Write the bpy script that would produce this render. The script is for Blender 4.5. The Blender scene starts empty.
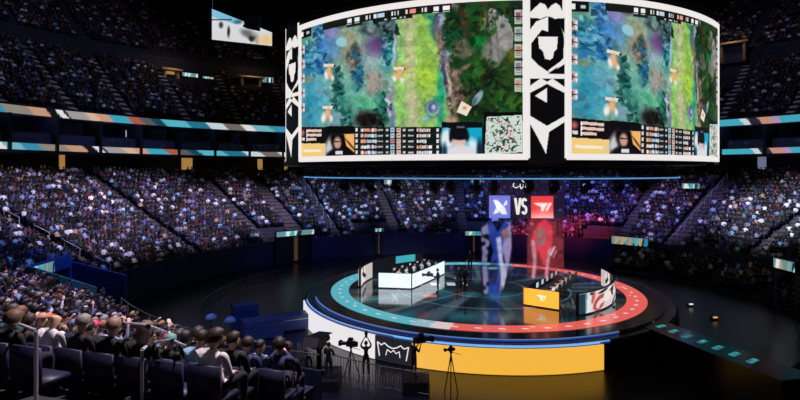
import bpy, bmesh, math, random
import numpy as np
from mathutils import Vector, Matrix
random.seed(7); rng = np.random.default_rng(7)
scene = bpy.context.scene
COL = scene.collection
F = 537.0; HY = 172.0; EYE = 10.1          # focal length in pixels, horizon row, eye height (m)
CX, CY = 6.05, 39.5                         # centre of stage, hanging board and seating bowl
PI = math.pi
D2R = PI / 180

# ---------------------------------------------------------------- helpers
def P(px, py, Z):
    return Vector(((px - 400) / F * Z, Z, EYE - (py - HY) / F * Z))
def onz(px, py, z):
    Z = (EYE - z) * F / (py - HY)
    return Vector(((px - 400) / F * Z, Z, z))
def ring_hit(px, r, far=True):
    a = (px - 400) / F; n = math.sqrt(1 + a * a); dx, dy = a / n, 1 / n
    d = CX * dx + CY * dy; p2 = CX * CX + CY * CY - d * d
    t = d + (1 if far else -1) * math.sqrt(max(0, r * r - p2))
    return t * dx, t * dy
def phi_hit(px, r, far=True):
    x, y = ring_hit(px, r, far); return math.degrees(math.atan2(y - CY, x - CX))
def cyl(r, phi, z=0.0):
    return (CX + r * math.cos(phi * D2R), CY + r * math.sin(phi * D2R), z)
def lin(c):
    return tuple(((v / 255) / 12.92 if v / 255 <= .04045 else ((v / 255 + .055) / 1.055) ** 2.4) for v in c)
def linA(a):
    a = np.clip(a, 0, 1); return np.where(a <= .04045, a / 12.92, ((a + .055) / 1.055) ** 2.4)

MATS = {}
def mat(name, color=(.5, .5, .5), rough=.6, metal=0.0, emit=None, strength=1.0, noise=0.0, nscale=20, spec=.5, ior=1.45, bump=0.0):
    if name in MATS: return MATS[name]
    m = bpy.data.materials.new(name); m.use_nodes = True
    nt = m.node_tree; b = nt.nodes['Principled BSDF']
    b.inputs['Base Color'].default_value = (*color, 1); b.inputs['Roughness'].default_value = rough
    b.inputs['Metallic'].default_value = metal; b.inputs['Specular IOR Level'].default_value = spec
    b.inputs['IOR'].default_value = ior
    if emit is not None:
        b.inputs['Emission Color'].default_value = (*emit, 1); b.inputs['Emission Strength'].default_value = strength
    if noise > 0 or bump > 0:
        tc = nt.nodes.new('ShaderNodeTexCoord'); nz = nt.nodes.new('ShaderNodeTexNoise'); nz.inputs['Scale'].default_value = nscale
        nz.inputs['Detail'].default_value = 4
        nt.links.new(tc.outputs['Object'], nz.inputs['Vector'])
        if noise > 0:
            r = nt.nodes.new('ShaderNodeValToRGB')
            r.color_ramp.elements[0].color = (*[c * (1 - noise) for c in color], 1); r.color_ramp.elements[0].position = .3
            r.color_ramp.elements[1].color = (*[min(1, c * (1 + noise)) for c in color], 1); r.color_ramp.elements[1].position = .7
            nt.links.new(nz.outputs['Fac'], r.inputs['Fac']); nt.links.new(r.outputs['Color'], b.inputs['Base Color'])
        if bump > 0:
            bp = nt.nodes.new('ShaderNodeBump'); bp.inputs['Strength'].default_value = bump
            nt.links.new(nz.outputs['Fac'], bp.inputs['Height']); nt.links.new(bp.outputs['Normal'], b.inputs['Normal'])
    MATS[name] = m; return m

def mat_attr_emit(name, strength=1.0, base=0.02, rough=.3, alpha=False, ior=1.45, diffuse_from=False):
    """a display surface: its picture comes from the mesh colour attribute 'picture'"""
    if name in MATS: return MATS[name]
    m = bpy.data.materials.new(name); m.use_nodes = True; nt = m.node_tree; b = nt.nodes['Principled BSDF']
    at = nt.nodes.new('ShaderNodeAttribute'); at.attribute_name = 'picture'
    b.inputs['Base Color'].default_value = (base, base, base, 1); b.inputs['Roughness'].default_value = rough; b.inputs['IOR'].default_value = ior
    nt.links.new(at.outputs['Color'], b.inputs['Emission Color']); b.inputs['Emission Strength'].default_value = strength
    if alpha: nt.links.new(at.outputs['Alpha'], b.inputs['Alpha'])
    MATS[name] = m; return m

class MB:
    def __init__(s): s.v = []; s.f = []; s.mi = []
    def add(s, vs, fs, mi=0):
        o = len(s.v); s.v += [tuple(v) for v in vs]; s.f += [tuple(i + o for i in f) for f in fs]; s.mi += [mi] * len(fs); return s
    def box(s, c, size, rz=0.0, mi=0, taper=1.0):
        hx, hy, hz = size[0] / 2, size[1] / 2, size[2] / 2; ca, sa = math.cos(rz), math.sin(rz); vs = []
        for z in (-1, 1):
            k = taper if z > 0 else 1
            for x, y in ((-1, -1), (1, -1), (1, 1), (-1, 1)):
                X, Y = x * hx * k, y * hy * k
                vs.append((c[0] + X * ca - Y * sa, c[1] + X * sa + Y * ca, c[2] + z * hz))
        return s.add(vs, [(3, 2, 1, 0), (4, 5, 6, 7), (0, 1, 5, 4), (1, 2, 6, 5), (2, 3, 7, 6), (3, 0, 4, 7)], mi)
    def tube(s, a, b, r, n=8, mi=0, r2=None):
        a = Vector(a); b = Vector(b); d = (b - a).normalized(); up = Vector((0, 0, 1)) if abs(d.z) < .9 else Vector((1, 0, 0))
        u = d.cross(up).normalized(); w = d.cross(u); r2 = r if r2 is None else r2; vs = []
        for q, rr in ((a, r), (b, r2)):
            for k in range(n):
                t = 2 * PI * k / n; vs.append(q + (u * math.cos(t) + w * math.sin(t)) * rr)
        fs = [(k, (k + 1) % n, n + (k + 1) % n, n + k) for k in range(n)] + [tuple(range(n))[::-1], tuple(range(n, 2 * n))]
        return s.add(vs, fs, mi)
    def path(s, pts, r, n=6, mi=0):
        for a, b in zip(pts[:-1], pts[1:]): s.tube(a, b, r, n, mi)
        return s
    def lathe(s, prof, c=(0, 0, 0), n=16, mi=0):
        vs = []; fs = []
        for (r, z) in prof:
            for k in range(n):
                t = 2 * PI * k / n; vs.append((c[0] + r * math.cos(t), c[1] + r * math.sin(t), c[2] + z))
        for i in range(len(prof) - 1):
            for k in range(n): fs.append((i * n + k, i * n + (k + 1) % n, (i + 1) * n + (k + 1) % n, (i + 1) * n + k))
        fs.append(tuple(range(n))[::-1]); fs.append(tuple(range((len(prof) - 1) * n, len(prof) * n)))
        return s.add(vs, fs, mi)
    def ring(s, prof, p0, p1, n, closed=True, mi=0, rf=None):
        """sweep the (r, z) profile about the bowl's centre from angle p0 to p1 (degrees)"""
        vs = []; fs = []; m = len(prof)
        for i in range(n + 1):
            ph = p0 + (p1 - p0) * i / n
            for (r, z) in prof: vs.append(cyl(r * (rf(ph) if rf else 1), ph, z))
        for i in range(n):
            for k in range(m if closed else m - 1):
                fs.append((i * m + k, i * m + (k + 1) % m, (i + 1) * m + (k + 1) % m, (i + 1) * m + k))
        if closed and abs(abs(p1 - p0) - 360) > .01:
            fs.append(tuple(range(m))); fs.append(tuple(range(n * m, n * m + m))[::-1])
        return s.add(vs, fs, mi)
    def prism(s, poly, M, th, mi=0):
        """a 2-D outline given thickness th, placed by matrix M (outline in its XY plane)"""
        n = len(poly); vs = [M @ Vector((x, y, 0)) for x, y in poly] + [M @ Vector((x, y, th)) for x, y in poly]
        return s.add(vs, [tuple(range(n))[::-1], tuple(range(n, 2 * n))] + [(i, (i + 1) % n, n + (i + 1) % n, n + i) for i in range(n)], mi)
    def build(s, name, mats, parent=None, bevel=0.0, smooth=False):
        me = bpy.data.meshes.new(name); me.from_pydata(s.v, [], s.f)
        if not isinstance(mats, (list, tuple)): mats = [mats]
        for m in mats: me.materials.append(m)
        if any(s.mi): me.polygons.foreach_set('material_index', s.mi)
        bm = bmesh.new(); bm.from_mesh(me); bmesh.ops.recalc_face_normals(bm, faces=bm.faces); bm.to_mesh(me); bm.free()
        if smooth: me.polygons.foreach_set('use_smooth', [True] * len(me.polygons))
        me.update()
        o = bpy.data.objects.new(name, me); COL.objects.link(o)
        if parent is not None: o.parent = parent
        if bevel > 0:
            b = o.modifiers.new('b', 'BEVEL'); b.width = bevel; b.segments = 2; b.limit_method = 'ANGLE'
        return o
def tag(o, label=None, cat=None, group=None, kind=None):
    if label: o['label'] = label
    if cat: o['category'] = cat
    if group: o['group'] = group
    if kind: o['kind'] = kind
    return o
def empty(name, loc, rz=0, **k):
    o = bpy.data.objects.new(name, None); COL.objects.link(o); o.location = loc; o.rotation_euler = (0, 0, rz); o.empty_display_size = .1
    return tag(o, **k) if k else o
KIDS = {}
def copy_tree(o, parent=None):
    c = o.copy(); COL.objects.link(c); c.parent = parent
    for ch in [x for x in COL.objects if x.parent == o] if o.name not in KIDS else KIDS[o.name]: copy_tree(ch, c)
    return c
def remember(o):
    ks = [x for x in COL.objects if x.parent == o]; KIDS[o.name] = ks
    for k in ks: remember(k)

def color_attr(me, cols):
    a = me.color_attributes.new('picture', 'FLOAT_COLOR', 'POINT'); c = np.ones((len(me.vertices), 4), np.float32)
    c[:, :cols.shape[1]] = cols; a.data.foreach_set('color', c.ravel())
def grid_obj(name, pts, cols, m, parent=None):
    """pts (H,W,3) surface points; cols (H,W,3 or 4) linear colours"""
    H, W = pts.shape[:2]; me = bpy.data.meshes.new(name)
    i = np.arange(H * W).reshape(H, W)
    q = np.stack([i[:-1, :-1], i[:-1, 1:], i[1:, 1:], i[1:, :-1]], -1).reshape(-1, 4)
    me.vertices.add(H * W); me.vertices.foreach_set('co', pts.reshape(-1, 3).astype(np.float32).ravel())
    me.loops.add(q.size); me.loops.foreach_set('vertex_index', q.ravel().astype(np.int32))
    me.polygons.add(len(q)); me.polygons.foreach_set('loop_start', np.arange(0, q.size, 4, dtype=np.int32))
    me.update(calc_edges=True); me.materials.append(m); color_attr(me, cols.reshape(H * W, -1))
    o = bpy.data.objects.new(name, me); COL.objects.link(o)
    if parent is not None: o.parent = parent
    return o

# ---- painting pictures for displays (arrays X, Y = picture coordinates)
def vnoise(X, Y, s, seed):
    r = np.random.default_rng(seed); T = r.random((64, 64)); x = X / s; y = Y / s
    xi = np.floor(x).astype(int); yi = np.floor(y).astype(int); fx = x - xi; fy = y - yi
    fx = fx * fx * (3 - 2 * fx); fy = fy * fy * (3 - 2 * fy)
    g = lambda a, b: T[a % 64, b % 64]
    return (g(xi, yi) * (1 - fx) + g(xi + 1, yi) * fx) * (1 - fy) + (g(xi, yi + 1) * (1 - fx) + g(xi + 1, yi + 1) * fx) * fy
def inpoly(X, Y, poly):
    r = np.zeros(X.shape, bool); n = len(poly); j = n - 1
    for i in range(n):
        xi, yi = poly[i]; xj, yj = poly[j]
        c = ((yi > Y) != (yj > Y)) & (X < (xj - xi) * (Y - yi) / ((yj - yi) or 1e-9) + xi); r ^= c; j = i
    return r
class Paint:
    def __init__(s, X, Y, base):
        s.X, s.Y = X, Y; s.c = np.zeros(X.shape + (3,)); s.c[:] = np.array(base) / 255
        s.m = None
    def mix(s, a, col):
        if s.m is not None: a = a * s.m
        s.c += (np.array(col) / 255 - s.c) * a[..., None]
    def blob(s, cx, cy, rx, ry, col, rot=0, soft=.5, amt=1.0, warp=0):
        X, Y = s.X, s.Y
        if warp: X = X + (vnoise(s.X, s.Y, 7, 3) - .5) * warp; Y = Y + (vnoise(s.X, s.Y, 7, 4) - .5) * warp
        c, n = math.cos(rot * D2R), math.sin(rot * D2R); dx, dy = X - cx, Y - cy
        d = np.sqrt(((dx * c + dy * n) / rx) ** 2 + ((-dx * n + dy * c) / ry) ** 2)
        s.mix(np.clip((1 + soft - d) / (2 * soft), 0, 1) * amt, col)
    def rect(s, x0, y0, x1, y1, col, amt=1.0): s.mix(((s.X >= x0) & (s.X < x1) & (s.Y >= y0) & (s.Y < y1)) * amt, col)
    def poly(s, pts, col, amt=1.0): s.mix(inpoly(s.X, s.Y, pts) * amt, col)

# ---------------------------------------------------------------- common materials
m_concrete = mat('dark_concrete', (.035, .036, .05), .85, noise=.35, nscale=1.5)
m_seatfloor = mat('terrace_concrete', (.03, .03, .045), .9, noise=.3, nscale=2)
m_stair = mat('stair_concrete', (.10, .075, .075), .85, noise=.3, nscale=2)
m_black = mat('black_matte', (.008, .008, .011), .55)
m_blackgloss = mat('black_gloss', (.006, .007, .010), .12, ior=1.6, noise=.4, nscale=.4)
m_metal = mat('brushed_steel', (.45, .46, .5), .35, 1.0, noise=.1, nscale=30)
m_darkmetal = mat('dark_metal', (.03, .03, .035), .45, .8, noise=.2, nscale=12)
m_white_em = mat('white_frame_light', (.6, .6, .6), .5, emit=(.86, .82, .80), strength=1.0)

# ---------------------------------------------------------------- bowl profile
NROW = 21
def low_r(i): return 28.0 + .85 * i
def low_z(i): return 1.5 + .40 * i
def near_r(i): return 24.8 + .85 * i
def near_z(i): return 3.4 + .33 * i
def nz(i, ph): return near_z(i) - (1.5 if ph < 217 else 0)
UP0 = 49.2
def up_r(i): return UP0 + .82 * i
def up_z(i): return 17.3 + .68 * i + (1.6 if i >= 13 else 0)
LOW_P0, LOW_P1 = -62, 195
NEAR_P0, NEAR_P1 = 197, 256
VOM0, VOM1, VOMR = 178.5, 188.5, 30.9        # the sunken exit at the left
AISLES = [190.5, 175, 154, 136, 127, 118, 103, 86, 67, 49, 38, 22, 8, -8, -24]
N_AISLES = [203, 217, 231, 245]
U_AISLES = [190, 180, 171, 162, 153, 145, 136, 127, 118, 60, 50, 41, 32, 23, 14]

def terrace(name, rf, zf, n, p0, p1, base, riser_nose=.04, seg=None, kind_label=None, skip=None):
    mb = MB(); prof = [(rf(0) - .45, base)]
    for i in range(n):
        prof += [(rf(i) - .45, zf(i)), (rf(i) + .40, zf(i))]
    prof += [(rf(n - 1) + .41, base)]
    seg = seg or int(abs(p1 - p0) / 2)
    mb.ring(prof, p0, p1, seg)
    o = mb.build(name, m_seatfloor); o['kind'] = 'structure'; return o

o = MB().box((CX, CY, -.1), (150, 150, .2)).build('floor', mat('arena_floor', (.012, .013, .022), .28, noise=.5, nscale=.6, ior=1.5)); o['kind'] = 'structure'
# lower stand split round the sunken exit
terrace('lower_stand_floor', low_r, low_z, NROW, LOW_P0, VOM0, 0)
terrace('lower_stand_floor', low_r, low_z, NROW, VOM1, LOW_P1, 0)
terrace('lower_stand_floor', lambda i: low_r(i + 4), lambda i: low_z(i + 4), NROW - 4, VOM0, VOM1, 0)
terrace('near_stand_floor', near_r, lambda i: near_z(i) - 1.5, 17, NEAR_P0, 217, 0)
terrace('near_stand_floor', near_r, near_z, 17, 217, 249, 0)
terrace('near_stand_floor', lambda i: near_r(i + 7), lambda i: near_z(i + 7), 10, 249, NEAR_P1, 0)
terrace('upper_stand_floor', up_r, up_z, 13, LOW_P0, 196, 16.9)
terrace('upper_stand_floor', lambda i: up_r(i + 13), lambda i: up_z(i + 13), 17, LOW_P0, 196, 22)
# fascias, concourse and suites
m_fascia = mat('fascia_navy', (.016, .018, .045), .6, noise=.3, nscale=1)
for nm, prof in (('trim_1', [(45.9, 12.0), (50.5, 12.0), (50.5, 12.3), (46.2, 12.3), (46.2, 13.05), (45.9, 13.05)]),
                 ('trim_2', [(47.9, 15.9), (50.5, 15.9), (50.5, 16.9), (48.2, 16.9), (48.2, 17.0), (47.9, 17.0)]),
                 ('trim_3', [(27.35, 0), (27.50, 0), (27.50, 2.5), (27.35, 2.5)])):
    segs = [(LOW_P0, 196)] if nm != 'trim_3' else [(LOW_P0, VOM0)]
    for a, b in segs:
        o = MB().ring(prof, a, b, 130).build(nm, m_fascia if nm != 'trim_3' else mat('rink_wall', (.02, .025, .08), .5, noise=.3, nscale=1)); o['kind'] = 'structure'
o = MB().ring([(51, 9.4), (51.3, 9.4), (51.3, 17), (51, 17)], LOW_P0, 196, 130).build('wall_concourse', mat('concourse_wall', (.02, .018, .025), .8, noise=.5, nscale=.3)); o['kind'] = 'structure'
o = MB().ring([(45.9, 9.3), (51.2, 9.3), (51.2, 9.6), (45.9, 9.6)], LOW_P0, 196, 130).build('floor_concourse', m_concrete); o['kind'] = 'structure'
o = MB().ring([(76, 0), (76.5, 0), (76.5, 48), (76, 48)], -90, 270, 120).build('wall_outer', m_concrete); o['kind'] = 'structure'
o = MB().box((CX, CY, 48.2), (160, 160, .4)).build('ceiling', m_black); o['kind'] = 'structure'
# roof trusses under the ceiling
for k, yy in enumerate((30, 48, 66, 84, 100)):
    mb = MB()
    for zz in (42.5, 45.5):
        for dy in (-.8, .8): mb.tube((-55, yy + dy, zz), (67, yy + dy, zz), .13, 6)
    for j in range(40):
        x = -55 + j * 3.05; mb.tube((x, yy - .8, 42.5 if j % 2 else 45.5), (x + 3.05, yy - .8, 45.5 if j % 2 else 42.5), .07, 5); mb.tube((x, yy + .8, 42.5 if j % 2 else 45.5), (x + 3.05, yy + .8, 45.5 if j % 2 else 42.5), .07, 5)
    for x in (-50, -20, 30, 60): mb.tube((x, yy, 45.5), (x, yy, 48.1), .1, 5)
    tag(mb.build('roof_truss', m_darkmetal), 'dark steel truss under the arena roof above the hanging board', 'truss', 'roof trusses')
# suite level: glass front, posts, dividing walls
m_glass = mat('suite_glass', (.10, .12, .30), .15)
m_glass.node_tree.nodes['Principled BSDF'].inputs['Alpha'].default_value = .55
for k, ph in enumerate(np.arange(-22, 190, 6.2)):
    if 72 < ph < 104: continue
    o = MB().ring([(46.35, 13.06), (46.39, 13.06), (46.39, 14.15), (46.35, 14.15)], ph + .25, ph + 5.4, 6).build('glass_balustrade', m_glass)
    MB().ring([(46.30, 14.15), (46.44, 14.15), (46.44, 14.22), (46.30, 14.22)], ph + .25, ph + 5.4, 6).build('top_rail', m_darkmetal, o)
    tag(o, 'blue-tinted glass balustrade of the suite level between the two LED ribbons', 'glass barrier', 'glass balustrades of the suites')
    c = cyl(47.2, ph - .05); mb = MB().box((c[0], c[1], 14.1), (3.2, .28, 3.6), ph * D2R)
    o = mb.build('trim_4', m_fascia); o['kind'] = 'structure'

# steps of the aisles
m_stair2 = mat('pale_stair', (.62, .48, .46), .85, noise=.3, nscale=2)
def aisle_steps(name, ph, rf, zf, n, w, i0=0, label='', grp=''):
    mb = MB(); a = ph * D2R
    for i in range(i0, n):
        r = rf(i) - .02; c = cyl(r, ph)
        mb.box((c[0], c[1], zf(i) + .05), (.80, w, .10), a)
        if i < n - 1:
            c = cyl(rf(i) + .2, ph); mb.box((c[0], c[1], zf(i) + .16), (.42, w, .16), a)
    return tag(mb.build(name, m_stair2 if rf is up_r else m_stair), label, 'stairs', grp)
names = {190.5: 'far left edge of the lower stand', 175: 'left end beside the blue-walled exit', 154: 'far left block', 136: 'left block', 127: 'block behind the lit exit sign',
         118: 'block left of the board bottom', 103: 'middle block', 86: 'block behind the stage', 67: 'block behind the red banner', 49: 'right block', 38: 'block below the small sign at right', 22: 'far right block'}
for ph in AISLES[:12]:
    w = 1.9 if ph in (127, 38) else 1.15
    i0 = 4 if VOM0 < ph < VOM1 else 0
    aisle_steps('aisle_stairs', ph, low_r, low_z, NROW, w, i0, 'worn concrete aisle stairs climbing the crowd, ' + names[ph], 'aisle stairs of the lower stand')
for ph in U_AISLES:
    if 72 < ph < 104: continue
    mb_ = aisle_steps('aisle_stairs', ph, up_r, up_z, 13, .9, 0, 'pale concrete aisle stairs in the dark upper stand above the LED ribbon', 'aisle stairs of the upper stand')
for ph in N_AISLES:
    aisle_steps('aisle_stairs', ph + (.8 if ph == 217 else 0), near_r, (lambda i, p_=ph: nz(i, p_)), 17, 1.0, 0, 'dim concrete aisle stairs between blocks of the near stand', 'aisle stairs of the near stand')

# ---------------------------------------------------------------- spectators en masse
def seated_lowpoly():
    """a seated spectator facing -x (towards the centre), origin at the feet tread; returns verts, faces, zone per vertex (0 hair 1 skin 2 top 3 trousers)"""
    V = []; Fc = []; Zn = []
    def loop(c, rx, ry, n, zone, z):
        o = len(V)
        for k in range(n):
            t = 2 * PI * (k + .5) / n; V.append((c[0] + rx * math.cos(t), c[1] + ry * math.sin(t), z)); Zn.append(zone)
        return o
    def tower(rows, n, zones):
        prev = None
        for (cx, cy, rx, ry, z), zn in zip(rows, zones):
            o = loop((cx, cy), rx, ry, n, zn, z)
            if prev is not None:
                for k in range(n): Fc.append((prev + k, prev + (k + 1) % n, o + (k + 1) % n, o + k))
            prev = o
        Fc.append(tuple(range(prev, prev + n)))
    tower([(.05, 0, .13, .19, .44), (.06, 0, .12, .20, .62), (.07, 0, .13, .235, .88), (.07, 0, .07, .12, .97)], 6, [3, 2, 2, 2])
    tower([(.05, 0, .05, .05, .96), (.04, 0, .085, .075, 1.04), (.045, 0, .10, .085, 1.13), (.05, 0, .09, .075, 1.20), (.055, 0, .035, .03, 1.235)], 6, [1, 1, 0, 0, 0])
    for s in (-1, 1):   # thigh, shin
        def limb(a, b, r1, r2, zn):
            a = Vector(a); b = Vector(b); d = (b - a).normalized(); u = d.cross(Vector((0, 1, 0))).normalized(); w = d.cross(u)
            o = len(V)
            for q, rr in ((a, r1), (b, r2)):
                for k in range(4):
                    t = 2 * PI * k / 4; p = q + (u * math.cos(t) + w * math.sin(t)) * rr; V.append(tuple(p)); Zn.append(zn)
            for k in range(4): Fc.append((o + k, o + (k + 1) % 4, o + 4 + (k + 1) % 4, o + 4 + k))
            Fc.append((o + 4, o + 5, o + 6, o + 7))
        limb((.02, s * .10, .52), (-.42, s * .12, .54), .09, .07, 3)
        limb((-.42, s * .12, .56), (-.40, s * .12, .04), .06, .05, 3)
        limb((.06, s * .22, .90), (-.02, s * .27, .66), .055, .05, 2)
        limb((-.02, s * .27, .66), (-.26, s * .13, .66), .045, .035, 2)
        limb((-.26, s * .13, .66), (-.33, s * .10, .68), .04, .03, 1)
    return np.array(V), Fc, np.array(Zn)
def seat_lowpoly():
    mb = MB(); mb.box((.06, 0, .42), (.42, .48, .06)); mb.box((.27, 0, .66), (.05, .48, .46)); mb.box((.1, 0, .2), (.07, .3, .4))
    return np.array(mb.v), mb.f
def mass_mesh(name, V, Fc, place, colors=None, m=None):
    """place: (N,4) x y z phi ; colors (N,zones,3)"""
    N = len(place); nv = len(V)
    ang = place[:, 3] * D2R; ca, sa = np.cos(ang), np.sin(ang); sc = place[:, 4]
    X = place[:, 0, None] + (V[None, :, 0] * ca[:, None] - V[None, :, 1] * sa[:, None]) * sc[:, None]
    Y = place[:, 1, None] + (V[None, :, 0] * sa[:, None] + V[None, :, 1] * ca[:, None]) * sc[:, None]
    Z = place[:, 2, None] + V[None, :, 2] * sc[:, None]
    co = np.stack([X, Y, Z], -1).reshape(-1, 3).astype(np.float32)
    idx = np.concatenate([np.array(f) for f in Fc]); ln = np.array([len(f) for f in Fc])
    allidx = (idx[None] + (np.arange(N) * nv)[:, None]).ravel().astype(np.int32)
    alln = np.tile(ln, N); start = np.concatenate([[0], np.cumsum(alln)[:-1]]).astype(np.int32)
    me = bpy.data.meshes.new(name); me.vertices.add(N * nv); me.vertices.foreach_set('co', co.ravel())
    me.loops.add(len(allidx)); me.loops.foreach_set('vertex_index', allidx)
    me.polygons.add(len(start)); me.polygons.foreach_set('loop_start', start); me.update(calc_edges=True)
    me.materials.append(m)
    if colors is not None: color_attr(me, colors.reshape(-1, 3))
    o = bpy.data.objects.new(name, me); COL.objects.link(o); return o
TOPS = [((12, 12, 16), 40, 'black'), ((24, 26, 42), 18, 'dark navy'), ((235, 233, 240), 9, 'white'), ((138, 134, 158), 9, 'grey'), ((58, 66, 116), 7, 'blue'),
        ((150, 190, 225), 4, 'pale blue'), ((104, 34, 44), 3, 'red'), ((54, 44, 44), 6, 'brown'), ((190, 150, 122), 2, 'tan'), ((96, 66, 140), 2, 'purple'), ((36, 90, 90), 2, 'teal')]
HAIRS = [((14, 11, 10), 50, 'black'), ((50, 32, 22), 28, 'dark brown'), ((120, 78, 42), 10, 'light brown'), ((190, 150, 90), 5, 'blond'), ((150, 150, 150), 7, 'grey')]
SKINS = [(226, 178, 150), (200, 150, 120), (150, 105, 80), (95, 62, 45)]
tw = np.array([t[1] for t in TOPS], float); tw /= tw.sum(); hw = np.array([t[1] for t in HAIRS], float); hw /= hw.sum()
PV, PF, PZ = seated_lowpoly()
def crowd_colors(N):
    t = rng.choice(len(TOPS), N, p=tw); h = rng.choice(len(HAIRS), N, p=hw); s = rng.choice(4, N, p=[.45, .3, .15, .1])
    tc = np.array([lin(x[0]) for x in TOPS])[t] * rng.uniform(.8, 1.15, (N, 1)); hc = np.array([lin(x[0]) for x in HAIRS])[h]; sc_ = np.array([lin(x) for x in SKINS])[s] * rng.uniform(.35, 1.0, (N, 1))
    tr = np.array([lin((30, 34, 48)), lin((20, 20, 22)), lin((90, 90, 100))])[rng.choice(3, N)]
    z = np.stack([hc, sc_, tc, tr], 1)
    return z[:, PZ, :]
m_crowd = bpy.data.materials.new('crowd_cloth'); m_crowd.use_nodes = True
_nt = m_crowd.node_tree; _a = _nt.nodes.new('ShaderNodeAttribute'); _a.attribute_name = 'picture'
_nt.links.new(_a.outputs['Color'], _nt.nodes['Principled BSDF'].inputs['Base Color']); _nt.nodes['Principled BSDF'].inputs['Roughness'].default_value = .85
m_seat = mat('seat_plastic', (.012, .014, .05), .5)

def seats_for(rf, zf, rows, p0, p1, aisles, occ, w=.7, skip=None):
    pl = []; st = []
    for i in rows:
        r = rf(i); dphi = .49 / r / D2R; ph = p0
        while ph < p1:
            if all(abs(ph - a) * D2R * r > (w + .35 if a in (127, 38) else w) for a in aisles) and not (skip and skip(i, r, ph)):
                c = cyl(r + .08, ph); st.append((c[0], c[1], zf(i), ph, 1.0)); c = cyl(r + .08 + rng.normal(0, .04), ph + rng.normal(0, .04) / r / D2R)
                if rng.random() < occ: pl.append((c[0], c[1], zf(i), ph + rng.normal(0, 9), rng.uniform(.92, 1.08)))
            ph += dphi
    return pl, st
vis = lambda i, r, ph: VOM0 - .8 < ph < VOM1 + .8 and i < 4
portal_px = []
pfl, sfl = seats_for(lambda i: 22.6 + .9 * i, lambda i: .2 + .22 * i, range(5), -12, 46, [22, 34, 8], .9)
pl, st = seats_for(low_r, low_z, range(NROW), -26, LOW_P1 - .5, AISLES, .93, skip=lambda i, r, ph: vis(i, r, ph) or (i < 5 and any(abs(ph - q) * r * D2R < 2.8 for q in (131.8, 108, 84, 52.5))))
TP = [(phi_hit(q_, 57.5), w_) for q_, w_ in ((171, 2.2), (251, 3.0), (733, 2.6), (191, 1.6), (209, 1.4), (268, 1.4))]
uskip = lambda i, r, ph: 7 < i < 15 and any(abs(ph - a_) * r * D2R < w_ for a_, w_ in TP)
pu, su = seats_for(up_r, up_z, list(range(13)) + list(range(14, 30)), 8, 60, U_AISLES, .75, .6, uskip)
pu2, su2 = seats_for(up_r, up_z, list(range(13)) + list(range(14, 30)), 108, 196, U_AISLES, .85, .6, uskip)
# a scatter of people standing/sitting in the suites
ps = []
for ph in np.arange(-20, 190, .75):
    if 70 < ph < 104 or rng.random() < .45: continue
    c = cyl(46.95 + rng.uniform(0, .5), ph); ps.append((c[0], c[1], 13.05, ph, 1.0))
SV, SF = seat_lowpoly()
def as_np(l): return np.array(l, float)
A = as_np(pl); o = mass_mesh('spectators', PV, PF, A, crowd_colors(len(A)), m_crowd); tag(o, 'dense crowd of spectators filling the lower stand all round the stage', 'crowd', kind='stuff')
A = as_np(pu + pu2); o = mass_mesh('spectators', PV, PF, A, crowd_colors(len(A)), m_crowd); tag(o, 'dim crowd of spectators in the upper stand above the LED ribbons', 'crowd', kind='stuff')
A = as_np(ps); o = mass_mesh('spectators', PV, PF, A, crowd_colors(len(A)), m_crowd); tag(o, 'guests sitting in the suites between the two LED ribbons', 'crowd', kind='stuff')
A = as_np(pfl); o = mass_mesh('spectators', PV, PF, A, crowd_colors(len(A)), m_crowd); tag(o, 'dim block of spectators on the low platform in front of the right stand', 'crowd', kind='stuff')
A = as_np(sfl); o = mass_mesh('stand_seats', SV, SF, A, None, m_seat); tag(o, 'navy seats of the low platform in front of the right stand', 'seats', kind='stuff')
terrace('floor_stand', lambda i: 22.6 + .9 * i, lambda i: .2 + .22 * i, 5, -12, 46, 0)
A = as_np(st); o = mass_mesh('stand_seats', SV, SF, A, None, m_seat); tag(o, 'navy seats under the crowd of the lower stand', 'seats', kind='stuff')
A = as_np(su + su2); o = mass_mesh('stand_seats', SV, SF, A, None, m_seat); tag(o, 'navy seats under the crowd of the upper stand', 'seats', kind='stuff')

# ---------------------------------------------------------------- figures
def objmat(name, mode, rough=.8):
    if name in MATS: return MATS[name]
    m = bpy.data.materials.new(name); m.use_nodes = True; nt = m.node_tree; b = nt.nodes['Principled BSDF']; oi = nt.nodes.new('ShaderNodeObjectInfo')
    b.inputs['Roughness'].default_value = rough
    if mode == 'cloth':
        nz = nt.nodes.new('ShaderNodeTexNoise'); nz.inputs['Scale'].default_value = 9; mx = nt.nodes.new('ShaderNodeMixRGB'); mx.blend_type = 'MULTIPLY'; mx.inputs['Fac'].default_value = .35
        tc = nt.nodes.new('ShaderNodeTexCoord'); nt.links.new(tc.outputs['Object'], nz.inputs['Vector'])
        nt.links.new(oi.outputs['Color'], mx.inputs['Color1']); nt.links.new(nz.outputs['Fac'], mx.inputs['Color2']); nt.links.new(mx.outputs['Color'], b.inputs['Base Color'])
    else:
        r = nt.nodes.new('ShaderNodeValToRGB'); e = r.color_ramp.elements
        e[0].color = (*lin((90, 58, 42)), 1); e[1].color = (*lin((232, 184, 156)), 1)
        nt.links.new(oi.outputs['Alpha'], r.inputs['Fac']); nt.links.new(r.outputs['Color'], b.inputs['Base Color'])
    MATS[name] = m; return m
M_TOP = objmat('cloth_by_wearer', 'cloth'); M_SKIN = objmat('skin_by_wearer', 'skin', .55); M_HAIR = objmat('hair_by_wearer', 'cloth', .6)
M_TROU = mat('dark_trousers', lin((30, 34, 48)), .85, noise=.2, nscale=12); M_SHOE = mat('shoe', (.01, .01, .012), .5); M_EYE = mat('eye_dark', (.02, .015, .012), .2)
M_WHITE_CL = mat('white_cloth', (.75, .75, .78), .8, noise=.08, nscale=8)

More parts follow.
